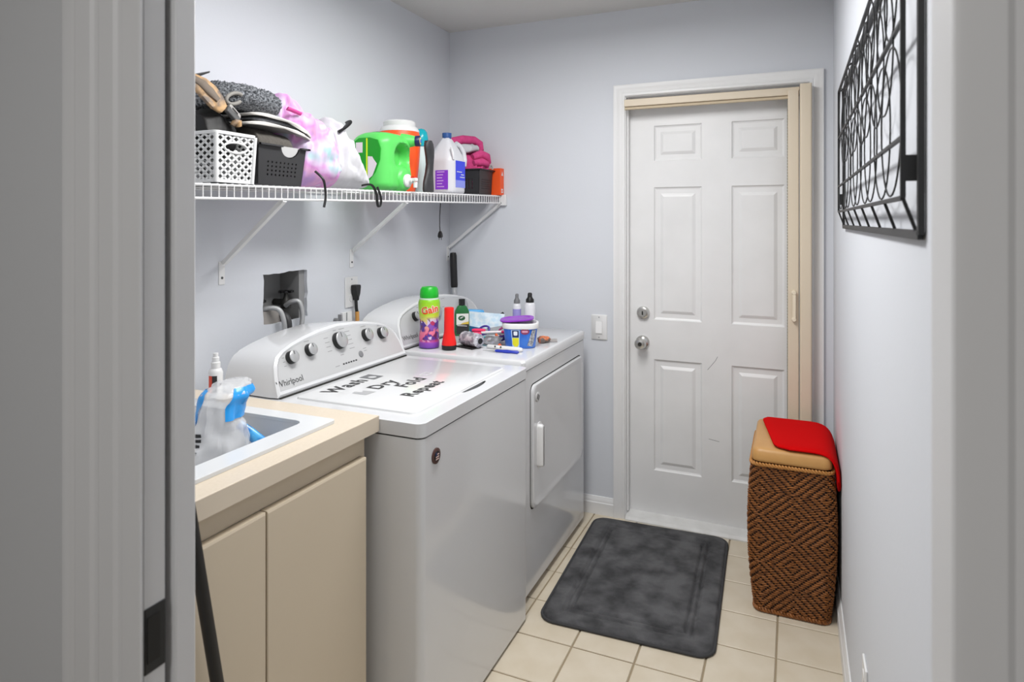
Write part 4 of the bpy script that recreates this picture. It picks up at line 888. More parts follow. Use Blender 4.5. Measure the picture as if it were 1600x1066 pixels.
n1 = nt.nodes.new('ShaderNodeTexNoise'); n1.inputs['Scale'].default_value = 22; mk = nt.nodes.new('ShaderNodeMapRange'); mk.inputs[1].default_value = .42; mk.inputs[2].default_value = .45
z1 = nt.nodes.new('ShaderNodeMapRange'); z1.inputs[1].default_value = .13; z1.inputs[2].default_value = .115
z2 = nt.nodes.new('ShaderNodeMapRange'); z2.inputs[1].default_value = .025; z2.inputs[2].default_value = .04
mm1 = nt.nodes.new('ShaderNodeMath'); mm1.operation = 'MULTIPLY'; mm2 = nt.nodes.new('ShaderNodeMath'); mm2.operation = 'MULTIPLY'
mx = nt.nodes.new('ShaderNodeMix'); mx.data_type = 'RGBA'
L_ = nt.links.new
L_(tc.outputs['Object'], sp.inputs[0]); L_(sp.outputs['Z'], mr.inputs[0]); L_(mr.outputs[0], rp.inputs['Fac']); L_(tc.outputs['Object'], vo.inputs['Vector']); L_(tc.outputs['Object'], n1.inputs['Vector'])
L_(n1.outputs['Fac'], mk.inputs[0]); L_(sp.outputs['Z'], z1.inputs[0]); L_(sp.outputs['Z'], z2.inputs[0]); L_(mk.outputs[0], mm1.inputs[0]); L_(z1.outputs[0], mm1.inputs[1]); L_(mm1.outputs[0], mm2.inputs[0]); L_(z2.outputs[0], mm2.inputs[1])
L_(mm2.outputs[0], mx.inputs['Factor']); L_(rp.outputs['Color'], mx.inputs[6]); L_(vr.outputs['Color'], mx.inputs[7]); L_(mx.outputs[2], bb.inputs['Base Color'])
GP = [(.030, 0), (.0405, .003), (.042, .012), (.041, .045), (.0375, .085), (.0385, .11), (.042, .14), (.0445, .165), (.0445, .185), (.041, .196), (.038, .200)]
def prof_at(P, z):
    for (r0, a), (r1, b) in zip(P, P[1:]):
        if a <= z <= b: return r0 + (r1 - r0)*(z - a)/max(1e-9, b - a)
    return P[-1][0]
MB().turn((-1.374, 2.318, ZD), (0,0,1), GP, 36).build('bottle_body', gl, gb, smooth=50)
MB().turn((-1.374, 2.318, ZD + .196), (0,0,1), [(.0395, 0), (.0395, .008), (.034, .009)], 30).build('clear_collar', mat('clear_film', '#cfe6cf', .2), gb, smooth=40)
MB().turn((-1.374, 2.318, ZD + .203), (0,0,1), [(.036, 0), (.0385, .004), (.0385, .016), (.036, .036), (.030, .045), (.016, .046), (.010, .042), (.0005, .041)], 30).build('cap', mat('gain_green', '#12b024', .35), gb, smooth=50)
def wraptext(body, size, cx, cy, prof, zc, ang, name, m, parent, tilt=0, bold=.0, off=.0006):
    def fn(a, b):
        a, b = a*math.cos(tilt) - b*math.sin(tilt), a*math.sin(tilt) + b*math.cos(tilt)
        z = zc + b; r = prof_at(prof, z) + off; t = ang + a/r
        return (cx + r*math.cos(t), cy + r*math.sin(t), ZD + z)
    return text(body, size, fn, name, m, parent, bold=bold)
VA = math.atan2(-2.318, 1.374) + .12     # towards the aisle doorway
wraptext('Gain', .040, -1.374, 2.318, GP, .146, VA, 'lettering_edge', mat('letter_cream', '#f5efe2', .5), gb, .18, .0032, .0004)
wraptext('Gain', .040, -1.374, 2.318, GP, .146, VA, 'lettering', mat('letter_orange', '#f0521e', .5), gb, .18, .0010, .0010)
# red flashlight on its head
fl_ = thing('red_flashlight', 'red flashlight standing on its black lens end on the dryer', 'flashlight', (-1.278, 2.312, ZD))
MB().turn((-1.278, 2.312, ZD), (0,0,1), [(.026, 0), (.029, .002), (.030, .016), (.029, .020)], 28).build('lens_ring', M_black, fl_, smooth=40)
MB().turn((-1.278, 2.312, ZD + .019), (0,0,1), [(.0295, 0), (.0295, .006), (.022, .045), (.0205, .055), (.0195, .145), (.0185, .150), (.0005, .151)], 28).build('barrel', mat('flash_red', '#f01a14', .38), fl_, smooth=40)
# green wax bottle
gw = thing('green_bottle', 'green polish bottle with black cap and white label behind the flashlight', 'bottle', (-1.385, 2.625, ZD))
def flatb(cx, cy, hw, hd, z): return [(cx + x*.80 - y*.60, cy + x*.60 + y*.80, z) for x, y in rrect(-hw, hw, -hd, hd, min(hw, hd)*.8, 6)]
mb = MB(); mb.loft([flatb(-1.385, 2.625, a, b_, ZD + z) for a, b_, z in ((.031, .017, 0), (.034, .019, .004), (.034, .019, .095), (.032, .018, .110), (.022, .014, .130), (.012, .012, .138))]); mb.build('bottle_body', mat('polish_green', '#1d6b36', .3), gw, smooth=50)
MB().cyl((-1.385, 2.625, ZD + .136), (-1.385, 2.625, ZD + .164), .0145, n=20).build('cap', M_black, gw)
c0 = Vector((-1.385, 2.625, ZD)); ax = Vector((.80, .60, 0)); ay = Vector((.60, -.80, 0))
P_ = lambda a, b, q: c0 + ax*a + ay*(.0192 + q) + Vector((0,0,b))
def quad(pts, q, nm, m, par): 
    mb = MB(); mb.add([P_(a, b, q) for a, b in pts], [tuple(range(len(pts)))]); return mb.build(nm, m, par)
lb = quad([(-.028, .008), (.028, .008), (.028, .100), (-.028, .100)], .0003, 'label', mat('label_offwhite', '#e4e6e2', .5), gw)
quad([(-.028, .008), (.028, .008), (.028, .052), (-.028, .050)], .0006, 'dark_print', M_ink, lb); quad([(-.010, .052), (.028, .052), (.028, .064), (.0, .058)], .0006, 'gold_print', mat('gold_print', '#d8b94a', .5), lb)
quad(ell(-.004, .080, .016, .011, 18), .0006, 'logo_oval', mat('logo_green', '#1b5a34', .5), lb); quad([(-.014, .080), (-.006, .078), (.006, .087), (-.002, .086)], .0009, 'logo_swoosh', M_whitepl, lb)
quad([(-.024, .046), (.020, .042), (.020, .045), (-.024, .049)], .0009, 'white_print', M_whitepl, lb)
# blue pouch and white sheet leaning behind
pk = thing('blue_pouch', 'light blue pouch with a white sheet leaning behind the clutter on the dryer', 'pouch', (-1.33, 2.73, ZD))
mb = MB(); pc = [(-1.425, 2.690, 0), (-1.330, 2.745, 0), (-1.335, 2.755, .098), (-1.398, 2.712, .103)]
mb.loft([[(x, y, ZD + z) for x, y, z in pc], [(x - .02, y + .035, ZD + z) for x, y, z in pc]]); pb_ = mb.build('pouch', mat('pouch_blue', '#5fb4ea', .35, var=(50, '#3f95d6', .2)), pk, bevel=.006)
mb = MB(); rows_ = []
for i in range(9):
    u = i/8; r_ = []
    for j in range(7):
        v = j/6; x = -1.385 + .155*u - .03*(1-v)*0; y = 2.695 + .06*u + .012*v; z = .022 + .078*v - .012*u*v + (1-v)*.030*abs(u-.5)
        r_.append(Vector((x + .005*nz((x, y, z), 30, 3), y - .018 + .006*nz((x, y, z), 25, 1), ZD + z)))
    rows_.append(r_)
mb.loft(rows_, caps=False, closed=False); mb.loft([[p + Vector((0, .002, 0)) for p in r_] for r_ in rows_], caps=False, closed=False)
mb.build('paper_sheet', mat('sheet_white', '#e2eef6', .5, var=(45, '#c4def0', .1)), pk, smooth=60)
MB().tube([(-1.30, 2.715, ZD + .02), (-1.27, 2.735, ZD + .05), (-1.25, 2.75, ZD + .082), (-1.235, 2.755, ZD + .092)], .007, 8, flat=.4).build('black_strap', M_black, pk, smooth=60)
# purple-lidded tub
tb_ = thing('detergent_tub', 'blue and white tub of cleaning packs with a purple lid ajar', 'tub', (-1.040, 2.490, ZD))
def sq(r, z, k=.62): return [(-1.040 + x*.94 - y*.34, 2.490 + x*.34 + y*.94, ZD + z) for x, y in rrect(-r, r, -r*.86, r*.86, r*k, 7)]
MB().loft([sq(.058, 0), sq(.062, .003), sq(.070, .080)]).build('tub_body', mat('tub_blue', '#1f63d6', .3, var=(16, '#3f86ea', .15)), tb_, smooth=50)
MB().loft([sq(.071, .078), sq(.0745, .080), sq(.0755, .098), sq(.073, .101), sq(.066, .101), sq(.064, .090)]).build('rim', M_whitepl, tb_, smooth=50)
ldc = Vector((-1.056, 2.490, ZD + .112)); ux = Vector((.93, .33, .075)).normalized(); uy = Vector((-.35, .93, .02)).normalized(); un = ux.cross(uy).normalized()
mb = MB(); mb.loft([[ldc + ux*(x*s_) + uy*(y*s_) + un*q for x, y in rrect(-.070, .070, -.060, .060, .042, 7)] for s_, q in ((.97, -.003), (1, -.0015), (1, .002), (.95, .0035), (.80, .0035), (.78, .002))]); mb.build('lid', mat('lid_purple', '#8a2fb8', .3), tb_, smooth=50)
def ontub(a, b, q=.0012):      # label plane wrapped on the side that faces the aisle doorway
    t = math.atan2(-2.49, 1.04) + a/.068; z = .004 + b
    d = Vector((math.cos(t), math.sin(t), 0)); rr_ = .0625 + .008*b/.08
    # radius of the rounded square in direction d
    lx, ly = d.x*.94 + d.y*.34, -d.x*.34 + d.y*.94
    n_ = 3.4; r_ = (abs(lx)**n_ + abs(ly/.86)**n_)**(-1/n_)*rr_
    return Vector((-1.040, 2.490, ZD + z)) + d*(r_ + q)
def tubpatch(pts, q, nm, m):
    # fan from fine grid to follow the wall
    mb = MB(); n = len(pts); cx_ = sum(p[0] for p in pts)/n; cy_ = sum(p[1] for p in pts)/n
    rgs = [[ontub(cx_ + (a - cx_)*k, cy_ + (b - cy_)*k, q) for a, b in pts] for k in (1, .66, .33, .02)]
    mb.loft(rgs, caps=False); return mb.build(nm, m, tb_)
tubpatch([(-.038, .002), (-.006, .002), (-.004, .072), (-.040, .072)], .002, 'pale_panel', mat('panel_pale', '#b7d3f5', .4))
tubpatch([(-.036, .042), (-.008, .042), (-.008, .070), (-.036, .070)], .003, 'navy_panel', mat('panel_navy', '#182a5c', .4))
tubpatch(rrect(-.030, -.014, .050, .067, .004, 3), .0036, 'white_emblem', mat('emblem_white', '#e6eaf2', .4))
tubpatch([(-.036, .014), (-.028, .004), (-.015, .004), (-.008, .014), (-.008, .040), (-.036, .040)], .003, 'yellow_panel', mat('panel_yellow', '#e6e02a', .4))
tubpatch([(.052, .004), (.058, .030), (.062, .072), (.046, .072), (.030, .008)], .0025, 'grey_panel', mat('panel_grey', '#b9bcc2', .4, var=(120, '#77787e', .1)))
tubpatch(ell(.018, .066, .018, .012, 18), .003, 'maroon_emblem', mat('emblem_maroon', '#8e3a5e', .4)); tubpatch(rrect(.006, .030, .062, .070, .003, 3), .0036, 'pink_bar', mat('bar_pink', '#d99ab4', .4))
# two small pump bottles behind the tub
for x, y, nm, capm, hgt, rr_, lab in ((-1.243, 2.93, 'grey cap', M_greyink, .0, .0205, 'small white spray bottle with a grey nozzle behind the tub'), (-1.175, 2.93, 'black cap', M_black, .008, .026, 'small white dropper bottle with a black nozzle behind the tub')):
    t = thing('small_bottle', lab, 'bottle', (x, y, ZD))
    MB().turn((x, y, ZD), (0,0,1), [(rr_*.9, 0), (rr_, .004), (rr_, .105 + hgt), (rr_*.85, .114 + hgt), (rr_*.55, .118 + hgt)], 24).build('bottle_body', mat('frosted_white', '#e6e6ec', .3), t, smooth=50)
    MB().turn((x, y, ZD + .117 + hgt), (0,0,1), [(rr_*.75, 0), (rr_*.75, .014), (rr_*.5, .022), (rr_*.42, .028), (rr_*.42, .040), (rr_*.3, .046), (.0005, .047)], 20).build('nozzle', capm if nm == 'black cap' else mat('nozzle_grey', '#77777a', .4), t, smooth=50)
    if nm == 'grey cap': MB().turn((x, y, ZD + .04), (0,0,1), [(rr_*1.015, 0), (rr_*1.015, .05)], 24, caps=False).build('lilac_band', mat('band_lilac', '#9f97d6', .4), t, smooth=50)
# crumpled silver roll
fr_ = thing('foil_roll', 'crumpled white and silver wrapped roll with a black core on the dryer', 'roll', (-1.215, 2.39, ZD))
rings = []; a0, a1 = Vector((-1.268, 2.410, ZD + .033)), Vector((-1.168, 2.372, ZD + .031))
dd_ = (a1 - a0).normalized(); sx_ = dd_.cross(Vector((0,0,1))).normalized(); sz_ = sx_.cross(dd_)
for i in range(15):
    t = i/14; r_ = .024 + (.004 if 0 < i < 14 else -.004); cpt = a0 + (a1 - a0)*t
    rings.append([cpt + (sx_*math.cos(2*PI*k/26) + sz_*math.sin(2*PI*k/26))*(r_ + .0035*nz((t*3, math.cos(2*PI*k/26)*1.5, math.sin(2*PI*k/26)*1.5), 2.2, 3)) for k in range(26)])
M_foil = mat('crumpled_foil', '#d6d5dc', .3, metal=.2, var=(60, '#8e8c98', .08), bump=(120, .9))
mb = MB(); mb.loft(rings); mb.build('wrap', M_foil, fr_, smooth=25)
MB().turn(a1 - dd_*.001, dd_, [(.012, 0), (.012, .003), (.0005, .003)], 18).build('core', M_black, fr_)
mb = MB(); mb.obox((-1.225, 2.378, ZD + .0026), (.045, -.015, 0), (.008, .024, 0), (0, 0, .0024)); mb.build('dark_underside', M_black, fr_)
pkt = MB(); rows_ = [[Vector((-1.195 + .085*i/8 , 2.435 - .02*i/8 + .055*j/5, ZD + .012 + .022*(j/5) + .008*nz((i*.6, j*.7, 1), 1.1, 5))) for j in range(6)] for i in range(9)]
pkt.loft([r_ + [p - Vector((0, 0, .004)) for p in reversed(r_)] for r_ in rows_]); pkt = pkt.build('foil_packet', mat('bright_foil', '#d9d9dd', .15, metal=.8), smooth=15, org=(-1.15, 2.45, ZD)); tag(pkt, 'flat bright silver foil packet lying beside the tub', 'packet')
pb2 = MB(); rows_ = [[Vector((-1.315 + .075*i/8, 2.455 + .02*i/8 + .06*j/5, ZD + .016 + .018*(j/5) + .008*nz((i*.6, j*.7, 4), 1.1, 5))) for j in range(6)] for i in range(9)]
pb2.loft([r_ + [p - Vector((0, 0, .005)) for p in reversed(r_)] for r_ in rows_]); pb2 = pb2.build('plastic_wrap', mat('grey_wrap', '#b9b7be', .25, var=(70, '#77757f', .1)), smooth=20, org=(-1.28, 2.48, ZD)); tag(pb2, 'crumpled clear grey plastic wrap behind the flashlight', 'wrapper')
# scissors with purple ring handles, pens, clips
sz = thing('scissors', 'scissors with blue and purple ring handles in the clutter', 'scissors', (-1.23, 2.57, ZD))
for k, (cx_, cy_) in enumerate(((-1.262, 2.600), (-1.170, 2.615))):
    MB().tube([(cx_ + .026*math.cos(a), cy_ + .010*math.sin(a), ZD + .034 + .017*math.sin(a) + .004*math.cos(a)) for a in [i*2*PI/20 for i in range(20)]], .0048, 8, closed=True).build('ring_handle', mat('ring_violet', '#4a3c9a', .35) if k == 0 else mat('ring_magenta', '#9a2a6a', .35), sz, smooth=60)
MB().obox((-1.215, 2.60, ZD + .02), (.05, .002, .006), (0, .004, 0), (0, 0, .0015)).build('blade', M_chrome, sz); MB().obox((-1.215, 2.608, ZD + .023), (.05, -.004, -.004), (0, .004, 0), (0, 0, .0015)).build('blade', M_chrome, sz)
def stick(name, label, cat, p0, p1, r, m, tipm=None, tip=.25):
    t = thing(name, label, cat, tuple(p0)); p0, p1 = Vector(p0), Vector(p1); q = p0 + (p1 - p0)*(1 - tip)
    MB().tube([p0 + (q - p0)*i/4 for i in range(5)], [r*.7, r, r, r, r], 10).build('barrel', m, t, smooth=60)
    MB().tube([q + (p1 - q)*i/4 for i in range(5)], [r, r*1.02, r, r*.85, r*.5], 10).build('tip', tipm or m, t, smooth=60); return t
M_rose = mat('rose_red', '#d9246a', .4); M_hotp = mat('clip_pink', '#ee2f66', .4)
stick('pen', 'white pen with a pink end across the clutter', 'pen', (-1.245, 2.540, ZD + .034), (-1.105, 2.560, ZD + .044), .0065, mat('pen_white', '#ece6ea', .35), M_rose, .35)
stick('hair_clip', 'rose pink clip near the flashlight and pouch', 'clip', (-1.292, 2.545, ZD + .040), (-1.235, 2.560, ZD + .040), .0085, M_hotp)
stick('hair_clip', 'small rose pink clip on the silver wrap', 'clip', (-1.258, 2.488, ZD + .036), (-1.222, 2.492, ZD + .036), .0085, M_hotp)
stick('marker', 'violet marker tucked against the tub', 'marker', (-1.155, 2.520, ZD + .014), (-1.110, 2.580, ZD + .030), .012, mat('deep_violet', '#3d2a86', .4), mat('violet_tip', '#5a36b0', .4))
stick('comb', 'teal comb handle under the white pen', 'comb', (-1.235, 2.525, ZD + .016), (-1.150, 2.530, ZD + .018), .007, mat('teal_comb', '#3f9fae', .4))
oc_ = MB(); oc_.tube([(-1.165, 2.520, ZD + .034), (-1.150, 2.500, ZD + .028), (-1.160, 2.482, ZD + .024), (-1.140, 2.470, ZD + .018), (-1.128, 2.462, ZD + .012), (-1.116, 2.440, ZD + .010), (-1.098, 2.418, ZD + .008)], .0062, 8); oc_ = oc_.build('orange_lace', mat('cord_orange', '#f06a34', .5), smooth=60, org=(-1.12, 2.47, ZD)); tag(oc_, 'short twist of orange lace beside the tub', 'lace')
sp_ = MB(); sp_.tube([(-1.185, 2.545, ZD + .012), (-1.16, 2.55, ZD + .014), (-1.135, 2.56, ZD + .012)], [.004, .012, .005], 10); sp_ = sp_.build('dark_cap', mat('navy_plastic', '#232a55', .4), smooth=60, org=(-1.16, 2.55, ZD)); tag(sp_, 'small navy cap in the middle of the clutter', 'cap')
# white marker and blue knife at the front edge
wm = thing('test_stick', 'white plastic stick with two dark dots in front of the tub', 'stick', (-1.07, 2.385, ZD))
a_, b_ = Vector((-1.150, 2.398, ZD + .008)), Vector((-.985, 2.378, ZD + .008))
MB().tube([a_ + (b_ - a_)*t for t in (0, .03, .3, .7, .95, 1)], [.004, .0085, .0085, .010, .010, .006], 14, flat=.75).build('stick_body', M_whitepl, wm, smooth=60)
for t in (.28, .44): MB().cyl(a_ + (b_ - a_)*t + Vector((-.0035, -.0062, .003)), a_ + (b_ - a_)*t + Vector((-.0045, -.0085, .0042)), .0038, n=12).build('dot', M_dgrey, wm)
bk = thing('craft_knife', 'blue handled craft knife with a grey blade at the dryer edge', 'knife', (-1.05, 2.33, ZD))
a_, b_ = Vector((-1.085, 2.335, ZD + .0055)), Vector((-.985, 2.342, ZD + .0055))
MB().tube([a_ + (b_ - a_)*t for t in (0, .06, .3, .5, .7, .94, 1)], [.003, .006, .0062, .0078, .0064, .007, .003], 12, flat=.7).build('handle', mat('knife_blue', '#2236a8', .4), bk, smooth=60)
mb = MB(); mb.add([(-1.135, 2.328, ZD + .004), (-1.085, 2.330, ZD + .003), (-1.085, 2.340, ZD + .005), (-1.135, 2.328, ZD + .0052), (-1.085, 2.330, ZD + .0045), (-1.085, 2.340, ZD + .0065)], [(0,1,2), (5,4,3), (0,3,4,1), (1,4,5,2), (2,5,3,0)]); mb.build('blade', M_greyink, bk)
wr_ = thing('candy_wrapper', 'small orange and grey wrapper behind the tub', 'wrapper', (-.985, 2.60, ZD))
lump('wrapper_body', mat('wrapper_print', '#d0764a', .4, var=(60, '#6a5f5a', .06), bump=(200, .6)), [(2.575, -.985, .004, ZD + .001, ZD + .008), (2.585, -.985, .018, ZD + .001, ZD + .022), (2.61, -.982, .026, ZD + .001, ZD + .026), (2.635, -.978, .018, ZD + .001, ZD + .014), (2.645, -.975, .004, ZD + .001, ZD + .006)], n=24, wr=(.006, 60, 3), parent=wr_, smooth=30)
MB().obox((-.955, 2.63, ZD + .006), (.022, .010, 0), (-.006, .014, .003), (0, 0, .002)).build('wrapper_end', mat('wrapper_grey', '#9a9694', .4), wr_)

# ================================================================== SINK: PLASTIC BAG, SPRAY BOTTLE
bagm = mat('clear_plastic', '#f4f5f7', .12, alpha=.42, bump=(35, .6)); bagm.use_backface_culling = False
bg = thing('plastic_bag', 'crumpled clear plastic packaging with blue print standing in the sink', 'plastic bag', (-1.25, 1.145, .70))
rings = []
for z, rx, ry, ox, oy in ((.665, .055, .065, 0, 0), (.74, .075, .085, 0, 0), (.82, .075, .08, 0, 0), (.90, .066, .066, -.005, .0), (.955, .050, .050, -.008, .004), (.99, .046, .050, -.01, .010), (1.012, .050, .060, -.006, .028), (1.030, .042, .052, -.006, .038), (1.038, .028, .034, -.006, .044)):
    rings.append([Vector((-1.25 + ox + math.cos(2*PI*k/48)*rx, 1.145 + oy + math.sin(2*PI*k/48)*ry, z)) for k in range(48)])
fine_ = []
for i in range(len(rings) - 1):
    for q in range(6):
        fine_.append([a + (b - a)*(q/6) for a, b in zip(rings[i], rings[i+1])])
fine_.append(rings[-1])
def crum(p, c_):
    d = Vector((p.x - c_.x, p.y - c_.y, 0)); L = max(1e-6, d.length); k = .012*nz(p, 28, 2) + .010*nz((p.x*2.2, p.y*2.2, p.z*.5), 30, 5)
    return p + d/L*k + Vector((0, 0, .006*nz(p, 30, 8)))
cen = Vector((-1.255, 1.15, 0)); fine_ = [[crum(p, cen) for p in r_] for r_ in fine_]
mb = MB(); mb.loft(fine_); mb.build('film', bagm, bg, smooth=30)
# blue printed panels follow the film
def bagpatch(z0, z1, t0, t1, nm, m, off=.003):
    rows_ = []
    for i in range(11):
        zz = z0 + (z1 - z0)*i/10; r_ = []
        ri = min(range(len(fine_)), key=lambda q: abs(sum(p.z for p in fine_[q])/48 - zz))
        for j in range(11):
            tt = (t0 + (t1 - t0)*j/10) % 1; p = fine_[ri][int(tt*48) % 48]; d = Vector((p.x - cen.x, p.y - cen.y, 0)).normalized(); r_.append(p + d*off + Vector((0, 0, zz - p.z)))
        rows_.append(r_)
    mb = MB(); mb.loft(rows_, caps=False, closed=False); return mb.build(nm, m, bg, smooth=40)
M_bblue = mat('film_blue', '#2f9fee', .2)
bagpatch(.945, 1.025, .575, .72, 'blue_panel', M_bblue); bagpatch(.960, 1.028, .93, 1.14, 'blue_panel', M_bblue)
MB().tube([(-1.285, 1.235, .915), (-1.262, 1.245, .893), (-1.235, 1.258, .868), (-1.205, 1.272, .838), (-1.185, 1.28, .815)], [.010, .014, .015, .014, .010], 10, flat=.6).build('blue_strip', mat('strip_blue', '#55b4ef', .2, var=(40, '#2a7fd0', .1)), bg, smooth=60)
for k, (za, zb_) in enumerate(((.928, .936), (.917, .924), (.905, .913), (.888, .900))):
    bagpatch(za, zb_, .695, .790, 'print_bar', M_ink, .004)
bagpatch(.850, .864, .74, .82, 'print_mark', M_ink, .004)
fm = MB()
for i in range(26):
    p = Vector((-1.215 + random.uniform(-.04, .05), 1.20 + random.uniform(-.05, .05), .80 + random.uniform(-.02, .05))); fm.turn(p, (random.random(), random.random(), 1), [(.002, -.008), (.010, -.005), (.012, 0), (.010, .005), (.002, .008)], 8)
fm.build('bubble_film', mat('bubble_clear', '#ffffff', .08, alpha=.4), bg, smooth=50, kind='stuff')
sb = thing('spray_bottle', 'small white spray bottle with red and black label behind the plastic bag', 'bottle', (-1.50, 1.357, .9142))
MB().turn((-1.50, 1.357, .9142), (0,0,1), [(.017, 0), (.019, .003), (.019, .085), (.016, .094), (.010, .098)], 22).build('bottle_body', M_whitepl, sb, smooth=50)
MB().turn((-1.50, 1.357, 1.011), (0,0,1), [(.0125, 0), (.0125, .016), (.0095, .018), (.0095, .030), (.007, .032), (.007, .042), (.0005, .043)], 18).build('pump', M_whitepl, sb, smooth=40)
for a0_, a1_, m, nm in ((-1.9, -1.25, mat('label_red', '#d0452e', .45), 'red_label'), (-1.25, -.55, M_ink, 'black_label')):
    mb = MB(); mb.loft([[(-1.50 + .0193*math.cos(a0_ + (a1_ - a0_)*k/8), 1.357 + .0193*math.sin(a0_ + (a1_ - a0_)*k/8), z) for k in range(9)] for z in (.945, .992)], caps=False, closed=False); mb.build(nm, m, sb)

# ================================================================== HAMPER AND CUSHION
HX, HY = -.010, 2.742
hp_ = thing('wicker_hamper', 'tall brown wicker hamper with tan wooden lid in the corner by the door', 'hamper', (HX, HY, 0))
def hsec(z):
    t = z/.545; return .121 + .020*max(0, math.sin(PI*min(1, t*1.0)))**.7 + .012*t, .196 + .010*math.sin(PI*min(1, t)) + .004*t
def hper(z, off=0, n=None):
    a, b = hsec(z); return rrect(HX - a - off, HX + a + off, HY - b - off, HY + b + off, .030, 6)
mb = MB(); mb.loft([[(x, y, z) for x, y in hper(z, -.002)] for z in [.004 + .541*i/24 for i in range(25)]]); mb.build('basket_core', mat('wicker_dark', '#2c170a', .8), hp_, smooth=50)
def resample(P, n):
    PP = P + [P[0]]; L = [0]
    for a, b in zip(PP, PP[1:]): L.append(L[-1] + math.dist(a, b))
    out = []; j = 0
    for k in range(n):
        s_ = L[-1]*k/n
        while L[j+1] < s_: j += 1
        f_ = (s_ - L[j])/max(1e-9, L[j+1] - L[j]); out.append((PP[j][0] + (PP[j+1][0] - PP[j][0])*f_, PP[j][1] + (PP[j+1][1] - PP[j][1])*f_))
    return out
NC = 184; rowh = .0066; nrow = int(.522/rowh)
wv = MB()
for j in range(nrow):
    z = .016 + j*rowh; base_ = resample(hper(z), NC); out_ = resample(hper(z, .0042), NC)
    tri = abs((j % 26) - 13)
    on_ = []
    for i in range(NC):
        ii = abs(((i + 6) % 30) - 15); on_.append(((ii + tri) % 4) != 0)
    i = 0
    while i < NC:
        if on_[i] and not on_[i-1]:
            k = i
            while on_[k % NC] and k - i < 6: k += 1
            a, m1, m2_, c = i, i + max(1, (k - i)//3), k - max(1, (k - i)//3), k
            h = rowh*.44; jz_ = random.uniform(-.0006, .0006); tl = random.uniform(-.0008, .0008); lift = random.uniform(.75, 1.1)
            pts = []
            for q, L2, dz in ((a, 0, -tl), (m1, lift, -tl*.3), (m2_, lift, tl*.3), (c, 0, tl)):
                xb_, yb_ = base_[q % NC]; xo, yo = out_[q % NC]; zz = z + jz_ + dz
                pts += [(xb_, yb_, zz - h), (xb_ + (xo - xb_)*L2, yb_ + (yo - yb_)*L2, zz - h*.35), (xb_ + (xo - xb_)*L2, yb_ + (yo - yb_)*L2, zz + h*.35), (xb_, yb_, zz + h)]
            wv.add(pts, [(o + q, o + q + 1, o + q + 5, o + q + 4) for o in (0, 4, 8) for q in (0, 1, 2)]); i = k
        else: i += 1
M_wick = mat('wicker_brown', '#a06430', .5, var=(90, '#5e3413', .2))
wv.build('woven_strands', M_wick, hp_, kind='stuff')
def rope(z, off, r, m, nm, turns=90):
    P = resample(hper(min(z, .545), off), 360); mb = MB()
    for ph in (0, PI):
        mb.tube([(P[k][0] + r*math.cos(turns*2*PI*k/360 + ph)*.6*(1), P[k][1] + r*math.cos(turns*2*PI*k/360 + ph)*.6, z + r*math.sin(turns*2*PI*k/360 + ph)) for k in range(0, 360)], r*.9, 6, closed=True)
    mb.build(nm, m, hp_, smooth=60)
M_rope = mat('rope_tan', '#b67f42', .6)
rope(.540, .003, .0046, M_rope, 'rim_braid', 60); rope(.010, .002, .0050, M_wick, 'base_braid', 60)
def lidring(q, z): 
    a, b = hsec(.545); return [(x, y, z) for x, y in rrect(HX - a - .001 + q, HX + a + .001 - q, HY - b - .006 + q, HY + b + .006 - q, .028, 6)]
MB().loft([lidring(.006, .548), lidring(.001, .552), lidring(0, .560), lidring(.002, .585), lidring(.008, .594), lidring(.016, .597)]).build('lid', mat('lid_wood', '#c99a5e', .42, var=(14, '#bf8d50', .3)), hp_, smooth=50)
# red cushion draped over the lid and down by the wall
path = [(-.126, .604), (-.08, .604), (-.03, .604), (.02, .604), (.06, .604), (.085, .602), (.105, .596), (.120, .584), (.130, .566), (.1365, .545), (.1395, .52), (.141, .495), (.1415, .470)]
Lp = [0]
for a, b in zip(path, path[1:]): Lp.append(Lp[-1] + math.dist(a, b))
def pa(s_):
    s_ = min(max(s_, 0), Lp[-1]); j = max(k for k in range(len(Lp)) if Lp[k] <= s_ + 1e-9); j = min(j, len(path) - 2); f_ = (s_ - Lp[j])/(Lp[j+1] - Lp[j])
    return Vector((path[j][0] + (path[j+1][0] - path[j][0])*f_, 0, path[j][1] + (path[j+1][1] - path[j][1])*f_)), Vector((path[j+1][0] - path[j][0], 0, path[j+1][1] - path[j][1])).normalized()
NU, NV = 34, 26; up_, dn_ = [], []
y0_, y1_ = 2.540, 2.925
for i in range(NU + 1):
    ru, rd = [], []
    for j in range(NV + 1):
        v = j/NV; y = y0_ + (y1_ - y0_)*v
        left = .062*(1 - v); cr = .045
        ee = min(y - y0_, y1_ - y)
        if ee < cr: left += cr - math.sqrt(max(0, cr*cr - (cr - ee)**2))
        right = Lp[-1]
        if ee < cr: right -= cr - math.sqrt(max(0, cr*cr - (cr - ee)**2))
        s_ = left + (right - left)*i/NU
        p, t = pa(s_); n_ = Vector((-t.z, 0, t.x))
        e = min(1, i/2.0, (NU - i)/2.0, j/1.5, (NV - j)/1.5)
        th = .004 + .006*math.sqrt(max(0, e)); yy = y + .028*max(0, (s_ - .23))*(-1 if v < .5 else 0)*2
        ru.append(Vector((p.x, yy, p.z)) + n_*(th - .006 + .006)); rd.append(Vector((p.x, yy, p.z)) + n_*(-.004*max(0, e) + .0))
    up_.append(ru); dn_.append(rd)
cu_ = MB(); cu_.loft([u + d[::-1] for u, d in zip(up_, dn_)])
cu_ = cu_.build('seat_cushion', mat('red_felt', '#c80306', 1.0, bump=(400, .4), spec=.1), smooth=60, org=(0, 2.73, .6))
